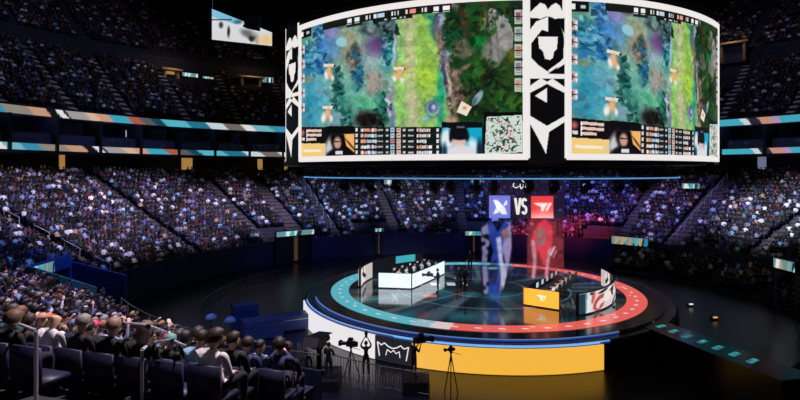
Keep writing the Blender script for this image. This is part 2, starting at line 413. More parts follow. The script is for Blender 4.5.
def figure_mesh(name, J, facing_hands=True, female=False, fingers=True, sub=2):
    """one continuous body grown over a skeleton; J maps joints to positions; person faces -x. zones become material slots"""
    V = []; E = []; R = []; Zn = []
    def v(p, r, z, par=None):
        V.append(tuple(p)); R.append(r if isinstance(r, tuple) else (r, r)); Zn.append(z); i = len(V) - 1
        if par is not None: E.append((par, i))
        return i
    L = lambda a, b, t: tuple(np.array(a) + (np.array(b) - np.array(a)) * t)
    pel = v(J['pelvis'], (.15, .12), 2); sp = v(L(J['pelvis'], J['chest'], .5), (.145, .105), 2, pel); ch = v(J['chest'], (.165, .115), 2, sp)
    up = v(L(J['chest'], J['neck'], .55), (.10, .075), 2, ch)
    nk = v(J['neck'], (.050, .052), 1, up); h0 = v(L(J['neck'], J['head'], .45), (.066, .078), 1, nk); h1 = v(J['head'], (.080, .102), 1, h0)
    hd = np.array(J['head']); hn = (hd - np.array(J['neck'])); hn /= np.linalg.norm(hn)
    h2 = v(tuple(hd + hn * .08), (.062, .08), 1, h1)
    fw = np.array(J.get('look', (-1, 0, 0)), float); fw /= np.linalg.norm(fw); sd = np.cross(hn, fw)
    v(tuple(hd + fw * .118 - hn * .015), .014, 1, h1)
    for s, S in ((1, 'L'), (-1, 'R')):
        sh = v(J['sh' + S], (.062, .065), 2, up); el = v(J['el' + S], (.046, .046), 2, sh)
        v(L(J['el' + S], J['wr' + S], .0), .046, 2) if False else None
        wr = v(J['wr' + S], (.03, .026), 1, el)
        d = np.array(J['wr' + S]) - np.array(J['el' + S]); d /= np.linalg.norm(d)
        side = np.cross(d, np.array((0, 0, 1.))); side = side / (np.linalg.norm(side) + 1e-6); nrm = np.cross(side, d)
        w = np.array(J['wr' + S]); pm = v(tuple(w + d * .06), (.036, .018), 1, wr)
        if fingers:
            for k, ln in enumerate((.062, .074, .068, .05)):
                off = (k - 1.5) * .021; b0 = w + d * .085 + side * off; b1 = b0 + d * ln * .55 - nrm * .006; b2 = b1 + d * ln * .4 - nrm * .02
                a0 = v(tuple(b0), .0095, 1, pm); a1 = v(tuple(b1), .0085, 1, a0); v(tuple(b2), .007, 1, a1)
            t0 = w + d * .035 + side * .035 * s; t1 = t0 + d * .03 + side * .022 * s; a0 = v(tuple(t0), .011, 1, pm); v(tuple(t1), .009, 1, a0)
        hp = v(J['hip' + S], (.095, .095), 3, pel); kn = v(J['kn' + S], (.062, .062), 3, hp); an = v(J['an' + S], (.042, .042), 3, kn)
        foot = np.array(J['an' + S]) + np.array(J.get('toe', (-.17, 0, -.04))); v(tuple(foot), (.04, .03), 4, an)
    me = bpy.data.meshes.new(name + '_rig'); me.from_pydata(V, E, []); ob = bpy.data.objects.new(name + '_rig', me); COL.objects.link(ob)
    sk = ob.modifiers.new('s', 'SKIN'); sk.use_smooth_shade = True; sk.branch_smoothing = .3
    for i, d in enumerate(me.skin_vertices[0].data): d.radius = R[i]; d.use_root = (i == 0)
    ss = ob.modifiers.new('u', 'SUBSURF'); ss.levels = sub; ss.render_levels = sub
    dg = bpy.context.evaluated_depsgraph_get(); mid = bpy.data.meshes.new_from_object(ob.evaluated_get(dg)); bpy.data.objects.remove(ob)
    bm = bmesh.new(); bm.from_mesh(mid)
    bmesh.ops.holes_fill(bm, edges=[e_ for e_ in bm.edges if e_.is_boundary], sides=0); bmesh.ops.triangulate(bm, faces=[f_ for f_ in bm.faces if len(f_.verts) > 4])
    bmesh.ops.recalc_face_normals(bm, faces=bm.faces)
    if bm.calc_volume(signed=True) < 0: bmesh.ops.reverse_faces(bm, faces=bm.faces)
    nonm = sum(1 for e_ in bm.edges if not e_.is_manifold); print('FIG', name, len(bm.faces), 'nonmanifold', nonm)
    bm.to_mesh(mid); bm.free(); ob = bpy.data.objects.new(name, mid); COL.objects.link(ob)
    rm = ob.modifiers.new('r', 'REMESH'); rm.mode = 'VOXEL'; rm.voxel_size = .0095; rm.use_smooth_shade = True
    dg = bpy.context.evaluated_depsgraph_get(); out = bpy.data.meshes.new_from_object(ob.evaluated_get(dg)); out.name = name
    print('   remeshed', len(out.polygons)); bpy.data.objects.remove(ob)
    # material slots by nearest bone
    n = len(out.polygons); ctr = np.zeros(n * 3); out.polygons.foreach_get('center', ctr); ctr = ctr.reshape(-1, 3)
    Va = np.array(V); best = np.full(n, 1e9); zone = np.zeros(n, int)
    for (a, b) in E:
        A_, B_ = Va[a], Va[b]; ab = B_ - A_; t = np.clip(((ctr - A_) @ ab) / (ab @ ab), 0, 1); q = A_ + t[:, None] * ab; d = np.linalg.norm(ctr - q, axis=1) - (R[a][0] * (1 - t) + R[b][0] * t)
        zz = np.where(t < .5, Zn[a], Zn[b])
        if Zn[a] == 2 and Zn[b] == 1 and np.linalg.norm(ab) > .15: zz = np.where(t < .9, 2, 1)
        u = d < best; best[u] = d[u]; zone[u] = zz[u]
    pz = J['pelvis'][2]
    if pz > .8: zone[(zone == 2) & (ctr[:, 2] < pz + .02) & (np.abs(ctr[:, 1]) < .2)] = 3
    else: zone[(zone == 3) & (ctr[:, 2] > pz + .03) & (ctr[:, 0] > -.05)] = 2
    out.materials.clear()
    for m in (M_TOP, M_SKIN, M_TROU, M_SHOE, M_EYE): out.materials.append(m)
    mp = {2: 0, 1: 1, 3: 2, 4: 3}
    out.polygons.foreach_set('material_index', [mp[int(z)] for z in zone]); out.polygons.foreach_set('use_smooth', [True] * n)
    # eyes
    bm = bmesh.new(); bm.from_mesh(out); bmesh.ops.recalc_face_normals(bm, faces=bm.faces)
    for s in (-1, 1):
        r = bmesh.ops.create_uvsphere(bm, u_segments=8, v_segments=6, radius=.012, matrix=Matrix.Translation(Vector(hd + fw * .090 + sd * s * .031 + hn * .012)))
        for f in {f for vv in r['verts'] for f in vv.link_faces}: f.material_index = 4; f.smooth = True
    bm.to_mesh(out); bm.free()
    out['head'] = [float(x) for x in hd]; out['up'] = [float(x) for x in hn]; out['fw'] = [float(x) for x in fw]
    return out

def hair_mesh(name, body, style):
    hd = Vector(body['head']); up = Vector(body['up']); fw = Vector(body['fw']); sd = up.cross(fw)
    bm = bmesh.new(); bmesh.ops.create_icosphere(bm, subdivisions=3, radius=1)
    dele = []
    for vv in bm.verts:
        c = vv.co.copy(); x, y, z = c
        # local: x forward, y side, z up
        if style == 'cap':
            k = (.110, .092, .098)
        elif style == 'long': k = (.118, .100, .112)
        elif style == 'curly': k = (.130, .115, .125)
        else: k = (.111, .093, .106)
        j = 1 + (.06 * math.sin(13 * x + 7 * y) * math.cos(11 * z + 5 * y) if style != 'cap' else 0)
        zz = z
        if style == 'long' and z < 0 and x < .35: zz = z * 2.4
        vv.co = hd + up * .026 + fw * (x * k[0] * j) + sd * (y * k[1] * j) + up * (zz * k[2] * j)
        lim = {'short': -.62, 'cap': .02, 'long': -1.2, 'curly': -.55, 'bun': -.4}.get(style, -.45)
        if (z < lim) or (x > .45 and z < .35) or (x > .2 and z < -.25): dele.append(vv)
    bmesh.ops.delete(bm, geom=dele, context='VERTS')
    if style == 'bun':
        bmesh.ops.create_icosphere(bm, subdivisions=2, radius=.045, matrix=Matrix.Translation(hd - fw * .09 + up * .09))
    if style == 'cap':   # peak
        vs = [hd + up * .045 + fw * (.09 + .085 * math.cos(t)) + sd * (.075 * math.sin(t)) for t in np.linspace(-PI / 2, PI / 2, 9)]
        lo = [bm.verts.new(p) for p in vs]; hi = [bm.verts.new(p + up * .012) for p in vs]
        bm.faces.new(lo); bm.faces.new(hi[::-1])
        for i in range(9): bm.faces.new((lo[i], hi[i], hi[(i + 1) % 9], lo[(i + 1) % 9]))
    me = bpy.data.meshes.new(name); bm.to_mesh(me); bm.free(); me.materials.append(M_HAIR)
    me.polygons.foreach_set('use_smooth', [True] * len(me.polygons)); return me

def seated(lean=0.0, arms='lap', look=(-1, 0, -.15)):
    J = dict(pelvis=(.05, 0, .55), chest=(.08 - lean, 0, .84), neck=(.06 - lean * 1.4, 0, 1.015), head=(.03 - lean * 1.6, 0, 1.14), look=look)
    for S, s in (('L', 1), ('R', -1)):
        J['sh' + S] = (.08 - lean * 1.2, s * .185, .95); J['hip' + S] = (.0, s * .09, .53); J['kn' + S] = (-.42, s * .13, .55); J['an' + S] = (-.40, s * .13, .09)
        J['el' + S] = (.02 - lean, s * .225, .70); J['wr' + S] = (-.20 - lean * .5, s * .12, .64)
    if arms == 'phone':
        J['elR'] = (-.10 - lean, -.24, .84); J['wrR'] = (-.24 - lean, -.16, 1.05)
    if arms == 'up':
        for S, s in (('L', 1), ('R', -1)): J['el' + S] = (.0, s * .30, 1.10); J['wr' + S] = (-.08, s * .20, 1.33)
    if arms == 'clap':
        for S, s in (('L', 1), ('R', -1)): J['el' + S] = (-.12, s * .24, .80); J['wr' + S] = (-.30, s * .06, .98)
    if arms == 'chin':
        J['elR'] = (-.22 - lean, -.16, .72); J['wrR'] = (-.13 - lean * 1.5, -.05, .98)
    if arms == 'desk':
        for S, s in (('L', 1), ('R', -1)): J['el' + S] = (-.16, s * .25, .76); J['wr' + S] = (-.40, s * .16, .80)
    return J
def standing(arms='down', lean=0.0):
    J = dict(pelvis=(0, 0, .93), chest=(-lean * .6, 0, 1.25), neck=(-.01 - lean, 0, 1.47), head=(-.03 - lean * 1.2, 0, 1.595), look=(-1, 0, -.05), toe=(-.16, 0, -.04))
    for S, s in (('L', 1), ('R', -1)):
        J['sh' + S] = (-lean, s * .19, 1.40); J['hip' + S] = (0, s * .10, .90); J['kn' + S] = (-.02, s * .12, .49); J['an' + S] = (.02, s * .14, .08)
        J['el' + S] = (.03, s * .26, 1.10); J['wr' + S] = (-.05, s * .27, .85)
    if arms == 'camera':
        for S, s in (('L', 1), ('R', -1)): J['el' + S] = (-.14, s * .22, 1.18); J['wr' + S] = (-.30, s * .10, 1.42)
    if arms == 'rig':
        for S, s in (('L', 1), ('R', -1)): J['el' + S] = (-.10, s * .24, 1.12); J['wr' + S] = (-.34, s * .14, 1.15)
    if arms == 'above':
        for S, s in (('L', 1), ('R', -1)): J['el' + S] = (-.12, s * .26, 1.50); J['wr' + S] = (-.16, s * .12, 1.76)
    return J

# prototypes of seated spectators: (body mesh, hair mesh) by pose and hair
POSES = [('hands in lap', seated(0)), ('leaning forward', seated(.14)), ('hand raised to face', seated(.05, 'phone')), ('hands clasped in front', seated(.03, 'clap')),
         ('chin on hand', seated(.10, 'chin')), ('arms raised', seated(0, 'up')), ('head turned aside', seated(0, 'lap', (-.8, .55, 0)))]
BODY = [figure_mesh('person_body', j) for _, j in POSES]
HSTY = ['short', 'long', 'curly', 'cap', 'bun']
HAIRM = [[hair_mesh('hair', b, s) for s in HSTY] for b in BODY]
SEATM = MB(); SEATM.box((.06, 0, .42), (.42, .46, .06)); SEATM.box((.29, 0, .66), (.05, .46, .46)); SEATM.box((.1, 0, .2), (.07, .3, .4))
def hair_word(sty, col): return {'short': f'short {col} hair', 'long': f'long {col} hair', 'curly': f'bushy {col} hair', 'cap': f'{col} cap', 'bun': f'{col} bun', None: 'a bald head'}[sty]
ORD = ['front', 'second', 'third', 'fourth', 'fifth', 'sixth', 'seventh', 'eighth', 'ninth', 'tenth', 'eleventh', 'twelfth', 'thirteenth', 'fourteenth', 'fifteenth', 'sixteenth', 'topmost']
# ---- near stand: find every seat, build the ones showing largest as people
cand = []; nseat = []
for i in range(12):
    r = near_r(i); dphi = .56 / r / D2R; ph = NEAR_P0 + .4
    while ph < NEAR_P1 - .3:
        ok = all(abs(ph - a) * D2R * r > .68 for a in N_AISLES) and not (ph > 238 and i < 2) and not (ph > 249 and i < 7)
        x, y, _ = cyl(r + .08, ph)
        d = math.hypot(x, y)
        if ok and d > 6.0 and not (i > 10 and ph > 252.5):
            nseat.append((x, y, nz(i, ph), ph, 1.0))
            if rng.random() < .97 and y > 1:
                cand.append((y, 400 + x / y * F, HY + (EYE - nz(i, ph) - 1.22) / y * F, i, x, y, ph))
        ph += dphi
inview = [c for c in cand if -12 < c[1] < 560 and c[2] < 398]
inview.sort(key=lambda c: c[0])
near300 = inview[:285]; s300 = set(id(c) for c in near300)
rest = [c for c in cand if id(c) not in s300 and c[2] > 240]
A = as_np([(c[4], c[5], nz(c[3], c[6]), c[6] + rng.normal(0, 8), rng.uniform(.94, 1.06)) for c in rest])
o = mass_mesh('spectators', PV, PF, A, crowd_colors(len(A)), m_crowd); tag(o, 'further spectators of the near stand down towards the blue-walled exit', 'crowd', kind='stuff')
A = as_np(nseat); o = mass_mesh('stand_seats', SV, SF, A, None, m_seat); tag(o, 'navy seats under the crowd of the near stand', 'seats', kind='stuff')
hand = [  # photo places of people that stand out: px, py (head top), hair style, hair colour, top colour, skin, label
    (60, 7.7, None, None, 'white', .95, 'bald man in a white shirt seen from behind, near the bottom left'),
    (76, 6.9, 'short', (150, 148, 145), 'dark navy', .9, 'grey-haired man just in front of the bald man in white'),
    (18, 7.2, 'curly', (112, 84, 66), 'black', .7, 'person with a big mop of brown hair at the bottom left corner'),
    (42, 9.6, 'cap', (190, 140, 112), 'black', .8, 'person in a tan cap beyond the bald man in white'),
    (57, 10.8, 'short', (190, 92, 48), 'brown', .8, 'person with orange hair beyond the bald man in white'),
    (69, 9.9, 'cap', (70, 92, 140), 'dark navy', .7, 'person in a blue cap beside the orange-haired one'),
    (99, 9.8, 'cap', (215, 40, 95), 'black', .6, 'person in a bright pink cap in the near stand'),
    (122, 7.6, 'short', (165, 130, 110), 'black', .9, 'person with cropped fair hair at the bottom of the near stand'),
    (140, 7.8, 'long', (120, 100, 92), 'black', .7, 'person with long light brown hair near the bent metal handrail'),
    (86, 9.8, 'short', (30, 30, 36), 'pale blue', .7, 'person in pale blue beside the pink cap'),
    (113, 9.8, 'short', (28, 24, 22), 'pale blue', .75, 'person in pale blue to the other side of the pink cap'),
    (170, 8.6, 'short', (110, 180, 170), 'black', .7, 'person with teal-dyed hair behind the bent metal handrail'),
]
special = {}
for hnd in hand:
    def dist(c):
        return (c[1] - hnd[0]) ** 2 + 160 * (c[0] - hnd[1]) ** 2 + (1e6 if id(c) in special else 0)
    c = min(near300, key=dist); special[id(c)] = hnd
sp_c = [c for c in near300 if id(c) in special]
near300 = [c for c in near300 if id(c) in special or not any(c[0] < q[0] and abs(c[1] - q[1]) < .14 * F / c[0] + .05 * F / q[0] and c[2] < q[2] + .12 * F / q[0] for q in sp_c)]
TOPD = {t[2]: t[0] for t in TOPS}
proto_bodies = {}
def spectator(pose, sty, haircol, topcol, skin, loc, rz, sc=1.0, group=None):
    b = bpy.data.objects.new('spectator', BODY[pose]); COL.objects.link(b); b.location = loc; b.rotation_euler = (0, 0, rz); b.scale = (sc,) * 3
    b.color = (*lin(topcol), skin)
    if sty is not None:
        h = bpy.data.objects.new('hair' if sty != 'cap' else 'cap', HAIRM[pose][HSTY.index(sty)]); COL.objects.link(h); h.parent = b; h.color = (*lin(haircol), 1)
    return b
info = []
for c in near300:
    t = rng.choice(len(TOPS), p=tw); h = rng.choice(len(HAIRS), p=hw); sty = HSTY[rng.choice(5, p=[.5, .2, .1, .13, .07])]; pose = int(rng.choice(7, p=[.34, .2, .12, .08, .1, .03, .13]))
    capcols = [((30, 30, 36), 'black'), ((60, 80, 130), 'blue'), ((200, 196, 190), 'white'), ((130, 40, 45), 'red')]
    hc, hname = (HAIRS[h][0], HAIRS[h][2])
    if sty == 'cap': hc, hname = capcols[rng.integers(4)]
    info.append(dict(c=c, top=TOPS[t][0], tname=TOPS[t][2], sty=sty, hc=hc, hname=hname, pose=pose, skin=float(rng.choice([1, .8, .45, .1], p=[.45, .3, .15, .1]))))
used = {}
for k in info:
    c = k['c']
    if id(c) in special:
        hx, hy, sty, hc, tn, sk, lab = special[id(c)]
        k.update(top=TOPD[tn], tname=tn, sty=sty, hc=hc, skin=sk, pose=0, lab=lab)
byrow = {}
for k in info: byrow.setdefault(k['c'][3], []).append(k)
taken = set()
for rowi, row in sorted(byrow.items()):
    row.sort(key=lambda k: k['c'][6])
    for j, k in enumerate(row):
        if 'lab' in k: taken.add(k['lab']); continue
        l_ = row[j - 1] if j else None; r_ = row[j + 1] if j + 1 < len(row) else None
        hd = f"{k['tname']}-clad spectator, {hair_word(k['sty'], k['hname'])}"; tl = f", near stand {ORD[rowi]} row"; opts = []
        if r_: opts.append(hd + f", beside one in {r_['tname']}" + tl)
        if l_: opts.append(hd + f", beside one in {l_['tname']}" + tl)
        opts.append(hd + f", {POSES[k['pose']][0]}" + tl)
        if r_ and l_: opts.append(f"{k['tname']}-clad spectator seated between {l_['tname']} and {r_['tname']}" + tl)
        if r_: opts.append(f"{k['tname']}-clad spectator, {POSES[k['pose']][0]}, beside {hair_word(r_['sty'], r_['hname'])}" + tl)
        if l_: opts.append(f"{k['tname']}-clad spectator beside one with {hair_word(l_['sty'], l_['hname'])}" + tl)
        opts = [x for x in opts if len(x.split()) <= 16 and x not in taken] or [x for x in opts if len(x.split()) <= 16]
        k['lab'] = opts[0]; taken.add(k['lab'])
for k in info:
    c = k['c']; o = spectator(k['pose'], k['sty'], k['hc'], k['top'], k['skin'], (c[4], c[5], nz(c[3], c[6])), c[6] * D2R + rng.normal(0, .12), rng.uniform(.95, 1.06))
    tag(o, k['lab'], 'person', 'spectators in the near stand')

# ---------------------------------------------------------------- the hanging board
RB = 15.26; ZB0, ZB1 = 10.65, 18.15
def brf(th):        # radius factor by board angle (0 towards the camera side)
    th = (th + 180) % 360 - 180
    if th < -56 and th > -180: return 1 - .10 * min(1, (-56 - th) / 12) if th > -150 else 1 - .10 * max(0, (180 + th) / 30)
    if th > 48: return 1 - .10 * min(1, (th - 48) / 20) if th < 150 else 1 - .10 * max(0, (180 - th) / 30)
    return 1.0
def bp(th, z, off=0.0):
    r = (RB + off) * brf(th); return (CX + r * math.sin(th * D2R), CY - r * math.cos(th * D2R), z)
def bgrid(t0, t1, z0, z1, W, H, off=0.0):
    return np.array([[bp(t0 + (t1 - t0) * i / (W - 1), z0 + (z1 - z0) * j / (H - 1), off) for i in range(W)] for j in range(H)])
board = empty('hanging_scoreboard', (CX, CY, ZB0), label='huge round centre-hung video board with white-framed curved screens over the stage', cat='video board')
def bobj(o): o.parent = board; o.matrix_parent_inverse = Matrix.Translation((-CX, -CY, -ZB0)); return o
def bshell(name, t0, t1, z0, z1, m, r0, r1, n=40):
    mb = MB(); prof = [(r0, z0), (r1, z0), (r1, z1), (r0, z1)]; vs = []; fs = []
    for i in range(n + 1):
        th = t0 + (t1 - t0) * i / n
        for off, z in prof: vs.append(bp(th, z, off))
    for i in range(n):
        for k in range(4): fs.append((i * 4 + k, i * 4 + (k + 1) % 4, i * 4 + 4 + (k + 1) % 4, i * 4 + 4 + k))
    if abs(t1 - t0) < 359: fs += [(0, 1, 2, 3), (n * 4 + 3, n * 4 + 2, n * 4 + 1, n * 4)]
    mb.add(vs, fs); return bobj(mb.build(name, m))
bshell('housing', -180, 180, ZB0 - .02, ZB1 + .6, m_black, -.9, -.12, 144)
# underside: concentric dark ribs and spokes
mb = MB()
for r in (4, 8, 11.5, 14): mb.ring([(r, ZB0 - .15), (r + .3, ZB0 - .15), (r + .3, ZB0 + .1), (r, ZB0 + .1)], 0, 360, 64)
for k in range(16):
    a = k * 22.5; mb.tube(cyl(1, a, ZB0), cyl(13.6, a, ZB0), .12, 6)
bobj(mb.build('under_frame', m_darkmetal))
bobj(MB().ring([(.5, ZB0 + .15), (13.8, ZB0 + .15), (13.8, ZB0 + .3), (.5, ZB0 + .3)], 0, 360, 64).build('under_plate', m_black))
for k in range(8):
    a = 22 + 45 * k; x, y, _ = cyl(12, a); bobj(MB().tube((x, y, ZB1 + .3), (x, y, 48.0), .05, 6).build('hoist_cable', m_darkmetal))
MS = mat_attr_emit('board_picture', 1.0, .02, .4)

# picture of the game broadcast, painted in the coordinates of the photograph of the left screen
T0, T1 = -48.75, -2.0; GZ0, GZ1 = 10.93, 17.86; GW, GH = 460, 250
th = np.linspace(T0, T1, GW) * D2R; bx = CX + RB * np.sin(th); by = CY - RB * np.cos(th)
gz = np.linspace(GZ0, GZ1, GH)
GX = np.repeat((400 + bx / by * F)[None], GH, 0); GY = HY - (gz[:, None] - EYE) / by[None] * F
GV = np.repeat(np.linspace(0, 1, GH)[:, None], GW, 1)
p = Paint(GX, GY, (112, 165, 150))
W_ = 6
p.blob(303, 42, 8, 18, (92, 158, 140)); p.blob(346, 60, 22, 30, (128, 165, 148), warp=W_); p.blob(352, 92, 14, 22, (98, 172, 155), warp=W_); p.blob(362, 104, 15, 7, (80, 178, 135), warp=W_)
p.blob(349, 40, 9, 12, (158, 158, 128), warp=W_); p.blob(352, 58, 8, 12, (140, 128, 112), warp=W_)
p.blob(326, 42, 9, 20, (60, 120, 185), warp=8, soft=.7); p.blob(318, 36, 4, 16, (28, 80, 140), warp=8); p.blob(311, 24, 5, 8, (60, 130, 150)); p.blob(330, 31, 8, 7, (132, 128, 190), soft=.6); p.blob(340, 23, 6, 5, (58, 40, 34), soft=.5)
p.blob(314, 62, 12, 12, (24, 84, 145), warp=12); p.blob(312, 58, 4, 4, (110, 185, 215), warp=8); p.blob(318, 70, 4, 6, (16, 44, 96), warp=6); p.blob(308, 52, 3, 8, (30, 120, 160), rot=-25)
p.blob(313, 98, 14, 24, (48, 158, 182), warp=5); p.blob(309, 112, 8, 16, (36, 138, 172)); p.blob(320, 92, 8, 10, (120, 165, 190), warp=5, amt=.6); p.blob(308, 78, 9, 4, (105, 140, 120), warp=4)
p.blob(339, 90, 4, 26, (24, 94, 92), rot=-16, warp=5); p.blob(334, 96, 3, 12, (130, 185, 185), rot=-18, amt=.7); p.blob(345, 108, 4, 16, (40, 110, 100), rot=-20, warp=6); p.blob(336, 118, 5, 12, (105, 150, 165), warp=8)
p.blob(357, 81, 5, 9, (36, 96, 145), warp=6, rot=12); p.blob(359, 66, 3, 10, (40, 110, 140), rot=8, warp=4); p.blob(374, 84, 8, 13, (150, 142, 132), warp=6); p.blob(366, 64, 7, 8, (140, 165, 170), warp=4, amt=.7)
p.blob(376, 46, 10, 10, (100, 66, 128), soft=.7); p.blob(372, 58, 8, 8, (150, 170, 180), amt=.6); p.blob(368, 29, 10, 5, (40, 58, 60), warp=6); p.blob(386, 34, 8, 14, (26, 52, 48), warp=8, rot=20); p.blob(388, 54, 6, 14, (22, 128, 140), warp=8); p.blob(393, 48, 1.6, 18, (185, 190, 200), warp=4)
p.blob(371, 28, 3, 3, (185, 190, 200), warp=6, amt=.7); p.blob(341, 42, 5, 4.6, (150, 205, 215), soft=.25); p.blob(341, 42, 3, 2.6, (112, 160, 190), soft=.3)
p.blob(355, 54, 3, 10, (22, 70, 72), warp=5); p.blob(357, 55, 2, 7, (95, 60, 55), warp=4)
# green lane
p.poly([(396, 12), (445, 2), (448, 40), (450, 80), (450, 128), (395, 128), (397, 70)], (140, 188, 110)); p.blob(424, 60, 13, 60, (148, 192, 88), warp=6); p.blob(409, 40, 5, 40, (205, 190, 158), warp=6, soft=.8, amt=.85); p.blob(411, 105, 5, 26, (208, 182, 160), warp=6, soft=.8, amt=.8)
p.blob(399, 92, 6, 30, (148, 200, 110), warp=5); p.blob(427, 76, 9, 12, (170, 205, 60), soft=.8); p.blob(402, 70, 9, 8, (190, 190, 110), warp=4); p.blob(440, 100, 4.5, 30, (34, 160, 118), warp=5); p.blob(432, 22, 5, 16, (30, 130, 105), warp=6, rot=-25)
p.blob(385, 106, 6, 18, (48, 120, 78), warp=8); p.blob(389, 102, 2.4, 18, (196, 186, 208), warp=3); p.blob(391, 116, 2.5, 14, (110, 120, 165), warp=3); p.blob(381, 118, 3.5, 10, (30, 80, 55), warp=5)
p.blob(378, 96, 4, 6, (30, 130, 120), warp=5); p.blob(369, 120, 15, 11, (14, 12, 11), warp=5, soft=.35)
# river wall and jungle on the right
p.poly([(441, 6), (526, -12), (526, 128), (452, 128), (446, 80), (438, 40), (434, 16)], (24, 60, 30))
p.blob(437, 24, 4, 12, (105, 92, 112), warp=5); p.blob(441, 20, 2.2, 7, (150, 178, 205), rot=12); p.blob(441, 46, 3, 12, (150, 110, 92), warp=6); p.blob(447, 54, 4, 6, (165, 175, 205), rot=20, warp=4); p.blob(443, 62, 3, 10, (60, 60, 100), warp=4)
p.blob(448, 82, 2, 22, (190, 170, 150), rot=-8, warp=4); p.blob(445, 82, 1.6, 20, (60, 60, 110), rot=-8, warp=4); p.blob(458, 88, 4.5, 16, (128, 92, 86), rot=-14, warp=3); p.blob(455, 73, 6, 4, (150, 125, 122), warp=3); p.blob(466, 67, 6, 2.2, (120, 98, 84), rot=-22); p.blob(454, 104, 3, 14, (140, 116, 100), warp=4); p.blob(451, 122, 5, 6, (170, 140, 112), warp=5)
p.blob(464, 20, 5, 10, (92, 50, 38), warp=6); p.blob(456, 8, 10, 2.2, (120, 105, 92), rot=14, warp=5); p.blob(474, 14, 9, 12, (28, 72, 32), warp=8); p.blob(482, 18, 3, 18, (60, 48, 34), rot=28, warp=5); p.blob(452, 34, 7, 7, (20, 88, 58), warp=8); p.blob(454, 20, 6, 8, (14, 44, 30), warp=6)
p.blob(462, 44, 7, 5, (88, 88, 74), warp=6); p.blob(464, 53, 8, 5, (108, 106, 88), warp=5); p.blob(478, 40, 7.5, 9, (22, 124, 54), warp=6); p.blob(483, 24, 2, 10, (150, 132, 88), rot=10); p.blob(500, 10, 13, 8, (44, 66, 26), warp=8); p.blob(516, 8, 7, 9, (30, 34, 30), warp=4)
p.poly([(486, 60), (489, 30), (487, 12), (490, 8), (500, 12), (508, 20), (513, 34), (512, 47), (505, 56), (498, 66), (490, 70)], (142, 141, 138)); p.blob(489, 40, 2, 22, (80, 78, 70), rot=-4); p.blob(497, 44, 1.3, 18, (105, 104, 100), rot=-6); p.blob(502, 34, 3, 14, (162, 161, 160), rot=-12, amt=.7); p.blob(485, 52, 4, 9, (124, 122, 108), rot=8, amt=.8); p.blob(510, 56, 5, 5, (90, 90, 30), warp=6)
p.blob(476, 74, 9, 12, (52, 112, 40), warp=9, soft=.7); p.blob(500, 102, 12, 9, (62, 118, 40), warp=9, soft=.7); p.blob(488, 84, 7, 18, (20, 22, 17), warp=8, soft=.7); p.blob(505, 74, 6, 20, (44, 66, 30), warp=8); p.blob(517, 104, 6, 8, (70, 110, 30), warp=6); p.blob(470, 96, 6, 9, (60, 60, 46), warp=7); p.blob(470, 112, 14, 6, (24, 28, 20), warp=5)
p.blob(477, 98, 3.2, 8, (140, 170, 172), rot=32, soft=.25); p.blob(474, 101, 2, 4, (70, 100, 125), rot=32); p.poly([(461, 101), (471, 107), (466, 116), (456, 112)], (242, 228, 205)); p.blob(464, 108, 2, 1.6, (215, 140, 110))
p.blob(432, 109, 8.5, 9, (88, 128, 150), soft=.12); p.blob(432, 109, 6.5, 7, (120, 175, 150), soft=.15); p.blob(432, 108, 5, 5.4, (92, 106, 150), soft=.15); p.blob(433, 107, 2, 2.4, (190, 200, 220)); p.blob(424, 119, 4, 3, (120, 190, 215), warp=5)
# mottled texture over the playfield
n1 = vnoise(GX, GY, 2.2, 11) - .5; n2 = vnoise(GX, GY, 5.5, 12) - .5; n3 = vnoise(GX, GY, 1.3, 13) - .5
play = GY < 127
p.c *= np.where(play, 1 + n1 * .22 + n2 * .26 + n3 * .14, 1)[..., None]
lf = (play & (GX < 396))[..., None]
p.c = np.where(lf, p.c * .90 + .07, p.c)
def shards(cx, cy, rx, ry, n, cols, size, seed, elong=1.8, amt=.7):
    r = random.Random(seed)
    for _ in range(n):
        t = r.uniform(0, 2 * PI); k = math.sqrt(r.random()); x = cx + rx * k * math.cos(t); y = cy + ry * k * math.sin(t); a = r.uniform(0, PI); m_ = r.randint(3, 5); sz = size * r.uniform(.5, 1.3)
        pts = []
        for j in range(m_):
            b = 2 * PI * (j + r.uniform(-.3, .3)) / m_; u = sz * elong * math.cos(b); v_ = sz * math.sin(b); pts.append((x + u * math.cos(a) - v_ * math.sin(a), y + u * math.sin(a) + v_ * math.cos(a)))
        box = (GX > x - sz * 3) & (GX < x + sz * 3)
        if box.any(): p.poly(pts, r.choice(cols), amt)
BL = [(20, 70, 130), (40, 120, 180), (110, 180, 215), (14, 40, 90), (60, 150, 170), (26, 90, 120)]; TL = [(20, 110, 125), (60, 170, 175), (14, 60, 70), (150, 200, 205)]
DG = [(18, 70, 66), (26, 96, 84), (40, 130, 110), (12, 44, 46)]; JG = [(18, 54, 24), (32, 80, 32), (12, 34, 18), (52, 98, 40), (20, 24, 16), (26, 40, 24), (24, 72, 40)]; BR = [(120, 92, 84), (150, 126, 112), (70, 52, 52), (96, 90, 120), (176, 160, 150)]
shards(314, 62, 13, 15, 46, BL, 2.6, 1); shards(318, 36, 4, 18, 22, BL, 2.4, 2); shards(308, 50, 6, 8, 10, TL, 2, 3); shards(386, 52, 6, 16, 34, TL, 2.2, 4); shards(384, 30, 14, 12, 40, [(24, 44, 44), (14, 28, 30), (60, 90, 95), (120, 140, 150)], 2.2, 5)
shards(357, 72, 5, 20, 30, BL[:2] + DG, 2.0, 6); shards(339, 94, 6, 26, 40, DG, 2.4, 7); shards(346, 118, 8, 9, 18, DG, 2.4, 8); shards(382, 110, 8, 16, 34, DG + [(60, 140, 90)], 2.2, 9); shards(388, 102, 2.4, 18, 16, [(200, 192, 212), (120, 120, 160), (230, 225, 235)], 1.6, 10)
